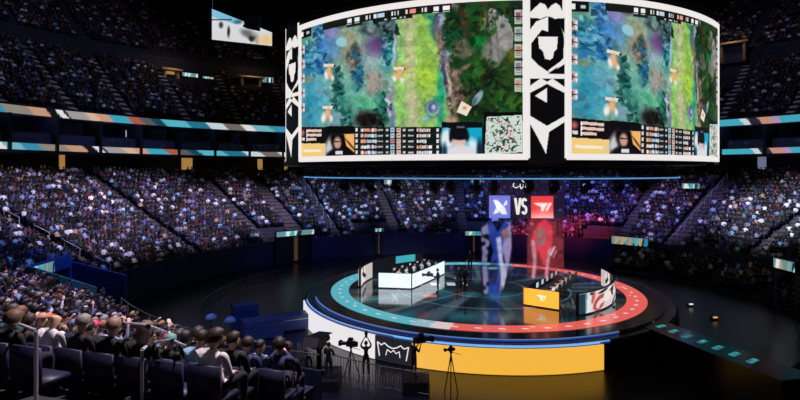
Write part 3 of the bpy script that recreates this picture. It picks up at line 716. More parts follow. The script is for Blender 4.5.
shards(374, 84, 9, 14, 24, [(160, 150, 140), (120, 112, 108), (175, 165, 160)], 1.8, 11); shards(372, 122, 12, 6, 14, [(8, 8, 8), (34, 28, 20), (20, 16, 12)], 2.4, 12, amt=.8); shards(352, 56, 6, 12, 16, [(96, 72, 64), (120, 104, 96), (30, 70, 70)], 2, 13)
shards(424, 66, 16, 60, 60, [(150, 200, 90), (132, 184, 100), (170, 205, 110), (120, 180, 96)], 2.4, 14, amt=.3); shards(410, 60, 4, 60, 30, [(205, 190, 165), (190, 175, 150)], 2, 15, amt=.4)
shards(441, 40, 3.5, 36, 40, BR + [(160, 180, 210)], 1.6, 16); shards(449, 90, 3.5, 34, 36, BR, 1.6, 17); shards(458, 88, 5, 15, 14, [(104, 72, 68), (140, 110, 100), (80, 54, 50)], 2.2, 18); shards(464, 50, 10, 8, 20, [(110, 106, 88), (80, 80, 66), (60, 66, 44)], 2.2, 19)
shards(474, 22, 24, 22, 70, JG + [(80, 44, 34)], 2.8, 20); shards(484, 90, 28, 30, 110, JG, 2.8, 21); shards(508, 14, 12, 14, 26, JG, 2.6, 22); shards(455, 40, 8, 20, 20, JG, 2.2, 23); shards(499, 40, 11, 22, 26, [(150, 150, 147), (120, 118, 114), (166, 165, 162), (136, 134, 128)], 3, 24, amt=.5); shards(518, 100, 6, 14, 14, JG, 2.2, 25)
shards(312, 100, 12, 20, 24, [(60, 170, 190), (40, 140, 170), (110, 175, 190)], 2.6, 26, amt=.35); shards(352, 96, 13, 18, 24, [(90, 165, 148), (120, 180, 160), (80, 150, 140)], 2.4, 27, amt=.35)
p.blob(477, 98, 3.2, 8, (140, 170, 172), rot=32, soft=.25); p.blob(474, 101, 2, 4, (70, 100, 125), rot=32); p.poly([(461, 101), (471, 107), (466, 116), (456, 112)], (242, 228, 205)); p.blob(464, 108, 2, 1.6, (215, 140, 110)); p.blob(341, 42, 5, 4.6, (150, 205, 215), soft=.2); p.blob(376, 46, 8, 8, (104, 66, 130), soft=.6, amt=.6)
# labels over units
for (x, y) in ((328, 66), (398, 69), (327, 108)):
    p.rect(x - 5, y - 2, x + 6, y + 1, (236, 226, 214)); p.rect(x + 5, y - 1, x + 7, y + 1, (30, 30, 30)); p.blob(x + 1, y + 6, 2.5, 5, (246, 178, 120), warp=3); p.blob(x - 3, y + 9, 2.2, 4, (245, 240, 236), warp=4); p.blob(x + 4, y + 11, 1.6, 3, (240, 232, 226), warp=3)
# side columns of portraits
for k in range(5):
    y = 45 + k * 14.5; p.rect(299.5, y, 304.5, y + 9, (190, 170, 170)); p.rect(300.5, y + 2, 302, y + 7, (120, 70, 80)); p.rect(303, y + 1, 304, y + 8, (235, 235, 235)); p.rect(301, y + 4, 304, y + 5, (20, 20, 24))
for k in range(5):
    y = 10 + k * 17.0; p.rect(514, y, 524, y + 14, (196, 196, 190)); p.rect(515, y + 2, 520, y + 10, [(150, 80, 110), (120, 150, 150), (190, 130, 110), (140, 120, 140), (200, 150, 130)][k]); p.rect(520.5, y, 521.3, y + 14, (26, 30, 30)); p.rect(514, y + 6, 524, y + 7.2, (40, 44, 40)); p.rect(515, y + 11, 520, y + 12, (60, 180, 90))
# top score strip
top = (GV > .945) & (GX > 322) & (GX < 451); p.mix(top * 1.0, (22, 26, 24)); p.mix(((GV > .925) & (GX > 372) & (GX < 412)) * 1.0, (22, 26, 24)); p.mix(((GV > .925) & (GX >= 346) & (GX < 362)) * 1.0, (30, 34, 30))
p.mix(((GV > .93) & (GX > 300) & (GX < 311)) * 1.0, (14, 18, 20)); p.mix(((GV > .945) & (GV < .98) & (GX > 301) & (GX < 303)) * 1.0, (240, 240, 240)); p.mix(((GV > .955) & (GV < .975) & (GX > 306) & (GX < 309)) * 1.0, (190, 200, 200))
for (x0, x1, c) in ((347, 351, (250, 250, 250)), (354, 359, (245, 245, 245)), (365, 367, (230, 230, 230)), (369, 370, (230, 230, 230)), (373, 376, (240, 240, 240)), (377, 384, (190, 215, 240)), (391, 392.5, (240, 240, 240)), (394, 395, (220, 220, 220)), (397, 398, (230, 230, 230)), (405, 407, (240, 210, 200)), (409, 415, (240, 150, 140)), (421, 422.5, (235, 225, 220)), (424, 426, (230, 220, 220)), (433, 438, (250, 250, 250)), (442, 449, (250, 250, 250))):
    p.mix(((GV > .958) & (GV < .984) & (GX > x0) & (GX < x1)) * 1.0, c)
for (x0, x1) in ((384, 386), (391, 396), (399, 401), (403, 405)): p.mix(((GV > .932) & (GV < .942) & (GX > x0) & (GX < x1)) * 1.0, (220, 220, 220))
for (x0, x1) in ((346, 351), (354, 359), (432, 438), (442, 449)): p.mix(((GV > .944) & (GV < .949) & (GX > x0) & (GX < x1)) * 1.0, (220, 220, 220))
# lower panels
vy = lambda y: y
p.rect(298, 127, 525.5, 160, (20, 25, 26)); p.rect(441, 122, 482, 127, (14, 16, 18)); p.rect(483, 112, 524, 160, (10, 12, 12))
p.rect(298, 127, 326, 143, (18, 14, 16)); p.rect(298, 143.5, 325, 160, (248, 210, 132)); p.rect(303, 149.5, 320, 152, (255, 244, 215)); p.blob(302.5, 133, 1.8, 3, (190, 90, 100)); p.rect(301.5, 137.5, 304.5, 140.5, (220, 220, 220))
for k, (w_) in enumerate((15, 15, 10)): p.rect(306, 129.5 + k * 4.3, 306 + w_, 132 + k * 4.3, (235, 205, 190)); p.rect(306, 129.5 + k * 4.3, 307, 133 + k * 4.3, (255, 255, 255))
p.rect(326, 126, 353.5, 160, (14, 12, 14)); p.blob(329, 146, 4, 10, (205, 205, 208), rot=20); p.poly([(343, 134), (353.4, 134), (353.4, 152), (346, 146)], (246, 186, 108)); p.blob(350, 145, 1, 8, (90, 50, 30), rot=-40); p.blob(337, 139, 7, 11, (10, 9, 11), soft=.2); p.blob(337, 143, 3.6, 6, (206, 160, 140), soft=.3); p.rect(334, 141, 340.5, 142.2, (40, 26, 24)); p.blob(337, 157, 11, 8, (16, 17, 24), soft=.15); p.rect(335, 151, 342, 154.5, (225, 225, 230)); p.rect(331, 133.5, 343, 135.5, (24, 24, 30))
rr = random.Random(5)
for k in range(5):
    y = 128.3 + k * 5.6 - .0
    p.rect(354.5, y + 4.7, 440, y + 5.1, (44, 54, 54)); p.rect(355, y, 357.2, y + 3.2, (220, 225, 225))
    for x in np.arange(360, 375, 1.6): p.rect(x, y + rr.uniform(0, .6), x + 1.3, y + 3.4, rr.choice([(235, 235, 235), (240, 180, 140), (170, 200, 235), (215, 120, 100), (250, 250, 250)]))
    p.rect(377, y + 1, 382.5, y + 2.6, (170, 175, 178)); p.rect(385, y + .8, 388, y + 2.8, (200, 205, 205)); p.rect(390, y - .6, 394, y + 4, (170, 205, 215) if k != 2 else (190, 140, 150)); p.rect(396, y - .6, 400, y + 4, (225, 190, 180)); p.rect(397, y + 1, 399, y + 2, (120, 60, 60)); p.rect(391, y + 1, 393, y + 2, (60, 80, 110))
    p.rect(402, y + .8, 405, y + 2.8, (200, 205, 205)); p.rect(407.5, y + 1, 413, y + 2.6, (190, 192, 195))
    for x in np.arange(416, 416 + rr.choice((9, 13, 15)), 1.7): p.rect(x, y + rr.uniform(0, .6), x + 1.4, y + 3.4, rr.choice([(235, 235, 235), (235, 205, 190), (250, 250, 250), (240, 170, 140)]))
    p.rect(435.6, y, 438, y + 3.4, (230, 232, 232))
p.rect(441.5, 127, 481.5, 160, (24, 168, 205)); p.blob(447, 139, 7, 10, (226, 240, 245), soft=.3); p.blob(473, 146, 5, 8, (220, 240, 246), rot=-30); p.rect(441.5, 124, 481.5, 128, (12, 18, 26)); p.blob(458, 133, 9.5, 9, (14, 14, 20), soft=.15); p.blob(458.5, 142, 7.2, 6, (228, 190, 182), soft=.25); p.blob(459, 137.5, 8, 2.6, (16, 14, 18), soft=.3); p.blob(466.5, 137, 2, 4, (20, 22, 30)); p.blob(450, 138, 1.6, 4, (20, 22, 30)); p.blob(460, 155, 17, 10, (226, 224, 232), soft=.15); p.blob(460, 148, 2.5, 2, (240, 210, 205)); p.rect(456, 126, 464, 128, (90, 96, 105)); p.blob(444, 152, 2.4, 8, (20, 60, 90)); p.blob(479, 150, 3, 10, (16, 40, 60))
p.poly([(486, 117), (521.5, 115), (522, 152), (484, 155)], (214, 228, 216))
mm = inpoly(GX, GY, [(487, 118), (520, 116), (521, 151), (485, 153)])
q = vnoise(GX, GY, 1.5, 21); q2 = vnoise(GX, GY, 7, 22)
p.mix(mm & (q > .62) & (q2 > .40), (44, 84, 74)); p.mix(mm & (q < .22) & (q2 > .5), (232, 150, 145)); p.mix(mm & (q > .50) & (q < .55) & (q2 < .5), (130, 190, 190)); p.mix(mm & (vnoise(GX, GY, 1.6, 23) > .80), (10, 16, 16))
game_rgb = linA(p.c * .97)
def screen(t0, t1, W=GW, H=GH, step=1):
    a, b = t0 + .9, t1 - .9
    if step == 1: pts = bgrid(a, b, GZ0, GZ1, W, H, .0); cols = game_rgb
    else:
        cols = game_rgb[::step, ::step]; H, W = cols.shape[:2]; pts = bgrid(a, b, GZ0, GZ1, W, H, .0)
    g = grid_obj('screen', pts, cols, MS); bobj(g)
    for nm, x0, x1, z0, z1 in (('frame_bottom', t0, t1, ZB0, GZ0), ('frame_top', t0, t1, GZ1, ZB1), ('frame_side', t0, t0 + .85, GZ0, GZ1), ('frame_side', t1 - .85, t1, GZ0, GZ1)):
        bshell('screen_frame', x0, x1, z0, z1, m_white_em, -.15, .03, 24 if x1 - x0 > 3 else 2)
    return g
screen(-49.5, -1); screen(5.6, 48)
# corner pillars with black and white mural
PW, PH = 70, 300
def pillar(t0, t1):
    pts = bgrid(t0, t1, ZB0 - .15, ZB1 + .2, PW, PH, .0)
    tt = np.linspace(0, 1, PW); zz = np.linspace(ZB0 - .15, ZB1 + .2, PH); X = np.repeat((528 + tt * 39)[None], PH, 0); Y = np.repeat((HY - (zz - EYE) * F / 24.3)[:, None], PW, 1)
    q = Paint(X, Y, (236, 232, 230)); K = (10, 10, 12)
    q.poly([(530, -12), (563, -12), (563, 12), (560, 6), (556, 3), (551, 6), (548, 10), (545, 5), (540, 3), (534, 9), (530, 13)], K)
    q.blob(548, 42, 16.5, 25, K, soft=.02); q.poly([(531, 34), (531, 60), (540, 70), (548, 74), (556, 70), (564, 60), (564, 34)], K)
    q.poly([(530, 18), (530, 34), (536, 25), (541, 19)], K); q.poly([(565, 18), (565, 34), (560, 25), (554, 19)], K)
    q.poly([(548, 17), (548, 32), (542, 30), (537, 36), (531, 44), (530, 30), (536, 22)], (236, 232, 230))
    q.poly([(538, 37), (558, 37), (557, 49), (554, 52), (553, 58), (550, 60), (545, 59), (543, 52), (539, 48)], (236, 232, 230))
    q.poly([(529, 56), (533, 60), (539, 66), (548, 72), (548, 78), (529, 78)], (236, 232, 230)); q.poly([(566, 56), (566, 62), (550, 72), (547, 75), (549, 70), (560, 62)], (236, 232, 230))
    q.poly([(549, 74), (565, 64), (565, 74)], K)
    q.poly([(530, 79), (540, 79), (530, 86)], K); q.poly([(565, 79), (553, 79), (565, 87)], K); q.poly([(542, 79), (552, 79), (547, 82)], K)
    q.poly([(530, 93), (547, 84), (565, 93), (565, 116), (547, 126), (530, 116)], K)
    q.poly([(535, 96), (547, 88), (547, 103)], (236, 232, 230))
    q.poly([(530, 124), (530, 175), (565, 175), (565, 122), (549, 132), (546, 154), (538, 138)], K)
    q.rect(520, 158.2, 580, 175, K)
    g = grid_obj('pillar_mural', pts, linA(q.c), MS); bobj(g); return g
pillar(-1, 5.6); pillar(-56, -49.5)
t = 48.0
pillar(48.2, 54)
for k in range(5):
    a = 54 + k * 50; screen(a + .2, a + 43.5, step=6); 
    if k < 4: pillar(a + 43.7, a + 50)
    else: pass

# ring truss with a thin blue light line, and moving lights under it
mb = MB(); RT = 12.5
for dr in (-.3, .3):
    for zz in (9.78, 10.3): mb.ring([(RT + dr - .04, zz - .04), (RT + dr + .04, zz - .04), (RT + dr + .04, zz + .04), (RT + dr - .04, zz + .04)], 0, 360, 96)
for k in range(96):
    a = k * 3.75
    mb.tube(cyl(RT + .3, a, 9.78), cyl(RT + .3, a + 1.87, 10.3), .025, 4); mb.tube(cyl(RT + .3, a + 1.87, 10.3), cyl(RT + .3, a + 3.75, 9.78), .025, 4)
truss = mb.build('ring_truss', m_darkmetal); tag(truss, 'dark circular lighting truss with thin blue light line hung below the video board', 'truss')
MB().ring([(RT + .36, 9.73), (RT + .42, 9.73), (RT + .42, 9.80), (RT + .36, 9.80)], 0, 360, 128).build('blue_light_line', mat('blue_line', emit=(.10, .30, .62), strength=1.0), truss)
mb = MB()
for k in range(12): x, y, _ = cyl(RT, 30 * k + 10); mb.tube((x, y, 10.3), (x, y, 10.8), .03, 5)
mb.build('hanger', m_darkmetal, truss)
def moving_head(loc, rz):
    e = empty('moving_head_light', loc, rz)
    MB().box((0, 0, -.12), (.42, .32, .2)).build('base', m_black, e, .02)
    y = MB().box((0, .24, -.38), (.12, .05, .4)).box((0, -.24, -.38), (.12, .05, .4)).box((0, 0, -.21), (.12, .5, .05)).build('yoke', m_black, e)
    h = MB().lathe([(.05, -.3), (.16, -.28), (.17, -.05), (.20, .1), (.2, .28), (.18, .30)], (0, 0, 0), 14).build('head', m_darkmetal, e, smooth=True); h.location = (0, 0, -.5); h.rotation_euler = (0, -2.2, 0)
    l = MB().lathe([(.165, .30), (.165, .315)], (0, 0, 0), 14).build('lens', mat('lens_blue', (.02, .03, .08), .1, emit=(.05, .08, .25), strength=1), h)
    return e
mh = moving_head((0, 0, 0), 0); remember(mh)
places = [250, 254, 260, 264, 272, 278, 286, 232, 240, 296, 306, 222]
for k, a in enumerate(places):
    o = mh if k == 0 else copy_tree(mh); o.location = cyl(RT, a, 9.74); o.rotation_euler = (0, 0, (a) * D2R)
    tag(o, 'black moving-head stage light hanging under the ring truss', 'stage light', 'moving lights under the ring truss')

# ---------------------------------------------------------------- LED ribbons
seq = [(0, (150, 140, 130)), (27, (205, 160, 130)), (45, (14, 12, 14)), (55, (240, 240, 245)), (62, (14, 12, 14)), (65, (170, 165, 165)), (84, (225, 190, 165)), (95, (215, 160, 130)), (107, (60, 175, 200)), (126, (180, 95, 75)), (138, (90, 95, 100)), (150, (20, 70, 90)),
       (160, (90, 190, 210)), (185, (35, 120, 150)), (205, (210, 225, 230)), (222, (120, 110, 105)), (240, (240, 235, 230)), (250, (120, 190, 205)), (268, (60, 150, 180)), (286, (150, 140, 130))]
def ribbon(name, r, z0, z1, shift, parent_label):
    n = 1400; phs = np.linspace(LOW_P0 + .1, 195.9, n); pts = np.zeros((4, n, 3)); cols = np.zeros((4, n, 3))
    xs = np.array([CX + r * np.cos(phs * D2R), CY + r * np.sin(phs * D2R)])
    px = 400 + xs[0] / np.maximum(xs[1], 1) * F
    for j in range(4):
        z = z0 + (z1 - z0) * j / 3
        pts[j, :, 0] = xs[0]; pts[j, :, 1] = xs[1]; pts[j, :, 2] = z
        u = (px - shift - (1 - j / 3) * 7)
        rt = px > 700
        for i in range(n):
            if rt[i]:
                v = (px[i] + (j / 3) * 5 - shift * .3 - 718); c = (70, 180, 200) if v < 26 else (215, 225, 230) if v < 33 else (35, 38, 50) if v < 44 else (205, 150, 125) if v < 56 else (190, 150, 190) if v < 64 else (70, 175, 195) if v < 90 else (200, 205, 215)
            else:
                v = u[i] % 286; c = seq[0][1]
                for s_, cc in seq:
                    if v >= s_: c = cc
            cols[j, i] = np.array(c) / 255
    g = grid_obj(name, pts, linA(cols * .92), mat_attr_emit('ribbon_picture', 1.0))
    tag(g, parent_label, 'LED ribbon'); return g
ribbon('led_ribbon', 45.86, 12.33, 13.0, 37, 'lower LED ribbon display with cyan, tan and white bands along the suite level')
ribbon('led_ribbon', 47.86, 16.1, 16.95, 0, 'upper LED ribbon display with cyan, tan and white bands below the upper stand')

# ---------------------------------------------------------------- exits, signs and portals
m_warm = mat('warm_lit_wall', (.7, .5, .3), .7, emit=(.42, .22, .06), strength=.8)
m_dim = mat('dim_warm_doorway', (.2, .14, .08), .7, emit=(.05, .025, .006), strength=1)
m_tan = mat('tan_concrete', (.33, .22, .15), .8, noise=.2, nscale=2)
def sign_cols(W, H, seed, palette=None):
    X, Y = np.meshgrid(np.linspace(0, 100, W), np.linspace(0, 20, H)); q = Paint(X, Y, (110, 150, 155)); r = random.Random(seed)
    for k in range(9):
        x = r.uniform(0, 100); c = r.choice([(240, 240, 240), (60, 185, 195), (20, 50, 60), (220, 235, 235), (190, 160, 120), (40, 140, 160)])
        q.poly([(x, 0), (x + r.uniform(5, 22), 0), (x + r.uniform(8, 26), 20), (x + 4, 20)], c)
    return linA(q.c)
m_tealwall_ = mat('teal_post', (.03, .16, .2), .5)
def exit_portal(px, r, z, w, h, label, doorway=True, seed=1, up=.2):
    x, y = ring_hit(px, r); ph = math.atan2(y - CY, x - CX)
    e = empty('exit_portal', (x, y, z), ph)            # local -x faces the centre
    W, H = 60, 10; g = np.zeros((H, W, 3)); yy = np.linspace(w / 2, -w / 2, W); zz = np.linspace(0, h, H)
    g[..., 0] = -.165; g[..., 1] = yy[None]; g[..., 2] = zz[:, None]
    s = grid_obj('led_sign', g, sign_cols(W, H, seed), mat_attr_emit('sign_picture', .85), e)
    MB().box((0, 0, h / 2), (.3, w + .12, h + .12)).build('sign_case', m_black, e)
    if not doorway:
        for s_ in (-1, 1): MB().box((0, s_ * (w / 2), -z / 2), (.12, .12, z)).build('support_post', m_tealwall_, e)
    if doorway:
        dh = max(.4, z - .0 - up)
        for s_ in (-1, 1): MB().box((.1, s_ * (w / 2 - .15), -dh / 2), (.4, .3, dh)).build('door_pillar', m_fascia, e)
        MB().box((.36, 0, -dh / 2), (.1, w * .9, dh)).build('doorway', mat('doorway_dark', (.03, .02, .02), .6), e)
        MB().box((.30, -w * .06, -dh / 2 - .1), (.08, w * .10, dh - .2)).build('lit_doorway', m_dim, e)
    return tag(e, label, 'exit portal')
exit_portal(295, 26.85, 3.05, 4.7, .55, 'exit portal with cyan and white LED header, bottom of stand left of stage', seed=2)
exit_portal(630, 26.85, 2.15, 3.9, .85, 'exit portal with bright cyan LED header behind the red side of the stage', seed=3)
exit_portal(786, 22.0, 3.0, 2.2, .7, 'exit portal with cyan LED header at the far right', doorway=False, seed=4)
exit_portal(473, 26.85, 2.3, 1.9, .5, 'exit portal with small cyan LED header behind the stage', seed=5)
exit_portal(379, 26.85, 2.9, 1.1, .4, 'exit portal with tiny LED header above the left desk', seed=6)
# small signs at the top of aisles
def aisle_sign(px, py, r, w, h, label, seed, post=True):
    x, y = ring_hit(px, r); z = EYE - (py - HY) / F * y; ph = math.atan2(y - CY, x - CX)
    e = empty('aisle_sign', (x, y, z), ph); W, H = 30, 8; g = np.zeros((H, W, 3)); g[..., 0] = -.06; g[..., 1] = np.linspace(w / 2, -w / 2, W)[None]; g[..., 2] = np.linspace(-h / 2, h / 2, H)[:, None]
    grid_obj('led_face', g, sign_cols(W, H, seed), mat_attr_emit('sign_picture', .85), e)
    MB().box((0, 0, 0), (.1, w + .1, h + .1)).build('case', m_black, e)
    zt = low_z(int((r - 28) / .85)); dz = z - zt
    for s_ in (-1, 1): MB().box((.03, s_ * w * .35, -dz / 2), (.08, .08, dz)).build('post', m_darkmetal, e)
    return tag(e, label, 'sign')
aisle_sign(390, 182, 38.6, 1.7, .65, 'small cyan LED sign at the top of the aisle left of the VS banner', 11)
aisle_sign(691, 186, 38.6, 2.0, .6, 'small cyan LED sign over the aisle at the right below the board', 12)
aisle_sign(476, 182, 38.6, 1.3, .6, 'small cyan LED sign close to the left edge of the VS banner', 13)
# tan concrete portals
def tan_portal(px, py, r, w, h, label, glow=True):
    x, y = ring_hit(px, r); z = EYE - (py - HY) / F * y; ph = math.atan2(y - CY, x - CX)
    e = empty('concourse_portal', (x, y, z), ph)
    MB().box((.2, 0, h + .15), (1.7, w + 1.2, .3)).build('roof', m_tan, e, .03)
    for s_ in (-1, 1): MB().box((.2, s_ * (w / 2), h / 2), (1.1, .35, h)).build('side_wall', m_tan, e)
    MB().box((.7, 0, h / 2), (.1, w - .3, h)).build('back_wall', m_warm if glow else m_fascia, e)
    l = bpy.data.lights.new('portal_fill', 'POINT'); l.energy = 90; l.color = (1, .75, .45); l.shadow_soft_size = .2; lo = bpy.data.objects.new('portal_fill', l); COL.objects.link(lo); lo.location = (x - 1.6 * math.cos(ph), y - 1.6 * math.sin(ph), z + h + 1.1)  # added warm fill in front of the portal, no fixture there
    return tag(e, label, 'portal')
tan_portal(171, 88, 57.5, 1.9, 2.6, 'tan concrete entrance with warm light in upper stand, further left of two')
tan_portal(251, 86, 57.5, 3.0, 1.3, 'tan concrete entrance with wide roof slab in upper stand, nearer the board', glow=False)
tan_portal(733, 62, 57.5, 3.0, 2.6, 'tan concrete entrance in upper stand right of the board', glow=False)
def led_box(px, py, r, w, h, label, seed):
    x, y = ring_hit(px, r); z = EYE - (py - HY) / F * y; ph = math.atan2(y - CY, x - CX)
    e = empty('led_display', (x, y, z), ph); W, H = 40, 12; g = np.zeros((H, W, 3)); g[..., 0] = -.08; g[..., 1] = np.linspace(w / 2, -w / 2, W)[None]; g[..., 2] = np.linspace(-h / 2, h / 2, H)[:, None]
    grid_obj('led_face', g, sign_cols(W, H, seed), mat_attr_emit('sign_picture', .85), e); MB().box((0, 0, 0), (.12, w + .1, h + .1)).build('case', m_black, e)
    MB().box((.0, 0, -h / 2 - .4), (.1, w * .8, .8)).build('mount', m_black, e)
    return tag(e, label, 'display')
led_box(190, 76, 58.2, 2.4, .9, 'cyan and white LED display beside the left tan entrance', 21)
led_box(208, 79, 58.2, 1.7, .7, 'pale LED display between the two tan entrances of the upper stand', 22)
led_box(268, 80, 58.2, 1.9, .9, 'cyan LED display right of the wide-roofed tan entrance', 23)
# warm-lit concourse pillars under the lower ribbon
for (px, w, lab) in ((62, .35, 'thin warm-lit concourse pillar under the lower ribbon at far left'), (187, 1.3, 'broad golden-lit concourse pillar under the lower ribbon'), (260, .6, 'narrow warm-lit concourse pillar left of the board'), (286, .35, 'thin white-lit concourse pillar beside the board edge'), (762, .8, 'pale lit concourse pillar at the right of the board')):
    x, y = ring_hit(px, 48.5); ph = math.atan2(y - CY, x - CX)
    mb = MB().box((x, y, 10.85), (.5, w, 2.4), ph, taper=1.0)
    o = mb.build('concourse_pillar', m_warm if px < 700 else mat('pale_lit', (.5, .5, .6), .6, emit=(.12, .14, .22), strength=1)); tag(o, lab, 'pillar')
# suite screens
for (px, zz, lab) in ((45, 15.2, 'small lit screen inside a suite at far left'), (130, 15.0, 'small lit screen inside a suite left of centre'), (246, 15.0, 'small lit screen inside a suite close to the board'), (770, 15.2, 'small lit screen inside a suite at the right')):
    x, y = ring_hit(px, 50.3); ph = math.atan2(y - CY, x - CX)
    e = empty('suite_screen', (x, y, zz), ph); MB().box((0, 0, 0), (.12, 1.3, .95)).build('case', m_black, e); MB().box((-.07, 0, 0), (.02, 1.2, .85)).build('display', mat('tv_glow', emit=(.30, .42, .50), strength=1), e)
    MB().box((.2, 0, 0), (.4, .1, .1)).build('bracket', m_darkmetal, e); tag(e, lab, 'screen')

# the sunken exit at the left with blue walls
m_bluewall = mat('blue_wall', (.02, .06, .28), .45, noise=.15, nscale=2)
m_tealwall = mat('teal_wall', (.05, .28, .36), .5, noise=.15, nscale=2)
def radial_wall(name, ph, r0, r1, z0a, z0b, z1a, z1b, m, label):
    a = cyl(r0, ph); b = cyl(r1, ph); t = Vector((-math.sin(ph * D2R), math.cos(ph * D2R), 0)) * .12
    mb = MB(); vs = []
    for q, zl, zh in ((a, z0a, z1a), (b, z0b, z1b)):
        for s_, z in ((-1, zl), (1, zl), (1, zh), (-1, zh)): vs.append(Vector((q[0], q[1], z)) + t * s_)
    mb.add(vs, [(0, 1, 2, 3), (7, 6, 5, 4), (0, 4, 5, 1), (1, 5, 6, 2), (2, 6, 7, 3), (3, 7, 4, 0)])
    o = mb.build(name, m); tag(o, label, 'wall'); return o
radial_wall('exit_side_wall', 188.3, 26.5, 31.0, 0, 0, 2.45, 4.1, m_tealwall, 'teal sloping side wall of the sunken exit at far left')
radial_wall('exit_side_wall', 178.7, 26.5, 31.0, 0, 0, 2.4, 3.5, m_bluewall, 'deep blue sloping side wall of the sunken exit at left')
x, y, _ = cyl(30.6, 183.6); e = empty('exit_header', (x, y, 3.1), 183.5 * D2R)
W, H = 60, 12; g = np.zeros((H, W, 3)); g[..., 0] = -.2; g[..., 1] = np.linspace(2.2, -.2, W)[None]; g[..., 2] = np.linspace(0, .75, H)[:, None]
grid_obj('led_sign', g, sign_cols(W, H, 31), mat_attr_emit('sign_picture', .85), e)
MB().box((0, 0, .4), (.35, 4.9, .9)).build('header_beam', m_bluewall, e)
for s_ in (-1, 1): MB().box((0, s_ * 2.3, -1.5), (.35, .3, 3.0)).build('door_pillar', m_bluewall, e)
tag(e, 'exit header with white and cyan LED sign between the blue and teal walls', 'exit sign')
o = MB().ring([(VOMR + .0, 0), (VOMR + .15, 0), (VOMR + .15, 3.05), (VOMR, 3.05)], VOM0, VOM1, 8).build('wall_exit', m_fascia); o['kind'] = 'structure'

# handrails
def handrail(loc, rz, slope, label, group=None, L=1.3, hgt=.9, m=None):
    e = empty('handrail', loc, rz); m = m or m_metal; dz = slope * L
    MB().path([(0, 0, hgt), (L, 0, hgt + dz)], .028, 8).build('top_rail', m, e)
    MB().path([(0, 0, hgt * .55), (L, 0, hgt * .55 + dz)], .02, 8).build('mid_rail', m, e)
    for q in (0, 1): MB().tube((q * L, 0, 0 if not q else dz * .0), (q * L, 0, hgt + dz * q), .026, 8).build('post', m, e)
    return tag(e, label, 'handrail', group)
m_rail = mat('pale_rail', (.75, .8, .9), .35, .3)
hr = handrail((0, 0, 0), 0, .47, 'x', m=m_rail); remember(hr)
first = True
for ph, lab in ((175, 'pale tubular handrail in the aisle left above the blue-walled exit'), (118, 'pale handrail in the aisle just left under the board'), (190.5, 'pale handrail at the far left edge aisle'), (38, 'pale handrail in the wide aisle at the right')):
    for i in range(1, 19, 3 if ph != 38 else 2):
        if VOM0 - 4 < ph < VOM1 + 4 and i < 0: continue
        o = hr if first else copy_tree(hr); first = False
        x, y, _ = cyl(low_r(i) - .05, ph + .0); o.location = (x, y, low_z(i) + .1); o.rotation_euler = (0, 0, ph * D2R); tag(o, lab, 'handrail', 'handrails, ' + lab.split(' in ')[-1].split(' at ')[-1])
def bent_rail(pts, label):
    e = empty('handrail', pts[0]); o = Vector(pts[0]); q = [Vector(p_) - o for p_ in pts]
    MB().path([tuple(x + Vector((0, 0, .9))) for x in q], .02, 8).build('top_rail', m_rail, e)
    for x in (q[0], q[-1]): MB().tube(tuple(x), tuple(x + Vector((0, 0, .9))), .018, 8).build('post', m_rail, e)
    return tag(e, label, 'handrail')
def near_pt(px, py):      # point on the near stand surface seen 0.9 m above tread
    best = None
    for Z in np.arange(4, 32, .05):
        x = (px - 400) / F * Z; z = EYE - (py - HY) / F * Z - .9; r = math.hypot(x - CX, Z - CY); i = min(16, max(0, int(round((r - 24.8) / .85))))
        ph = math.degrees(math.atan2(Z - CY, x - CX)) % 360; d = abs(z - nz(i, ph))
        if r > 24.4 and (best is None or d < best[0]): best = (d, x, Z, nz(i, ph))
    return (best[1], best[2], best[3])
for pts, lab in (([(-8, 320), (14, 322), (36, 331)], 'pale metal handrail at the left edge of the near stand'), ([(80, 332), (98, 333), (116, 337)], 'pale metal handrail in the middle of the near stand'),
                 ([(142, 350), (152, 342), (172, 341), (186, 346)], 'bent metal handrail at the bottom of the near stand'), ([(122, 322), (148, 326), (170, 333)], 'blue-lit metal handrail low in the near stand')):
    bent_rail([near_pt(*q) for q in pts], lab)
# front rail of the near stand
mb = MB(); prof = [(23.88, 0), (23.96, 0), (23.96, 3.75), (23.88, 3.75)]
o = MB().ring(prof, 217, 249, 40).build('wall_near_stand', m_fascia); o['kind'] = 'structure'
o = MB().ring([(r_, z_ - 1.5 if z_ else 0) for r_, z_ in prof], NEAR_P0, 217, 24).build('wall_near_stand', m_fascia); o['kind'] = 'structure'
e = empty('front_rail', cyl(23.92, 225, 3.75)); ox, oy, oz = cyl(23.92, 225, 3.75)
pts = [tuple(Vector(cyl(23.92, a, 4.25)) - Vector((ox, oy, oz))) for a in np.linspace(217.2, 248.8, 50)]
MB().path(pts, .025, 6).build('top_rail', m_metal, e)
for k in range(0, 50, 5): MB().tube(pts[k], (pts[k][0], pts[k][1], 0), .02, 6).build('post', m_metal, e)
tag(e, 'long curved metal rail along the front edge of the near stand', 'railing')

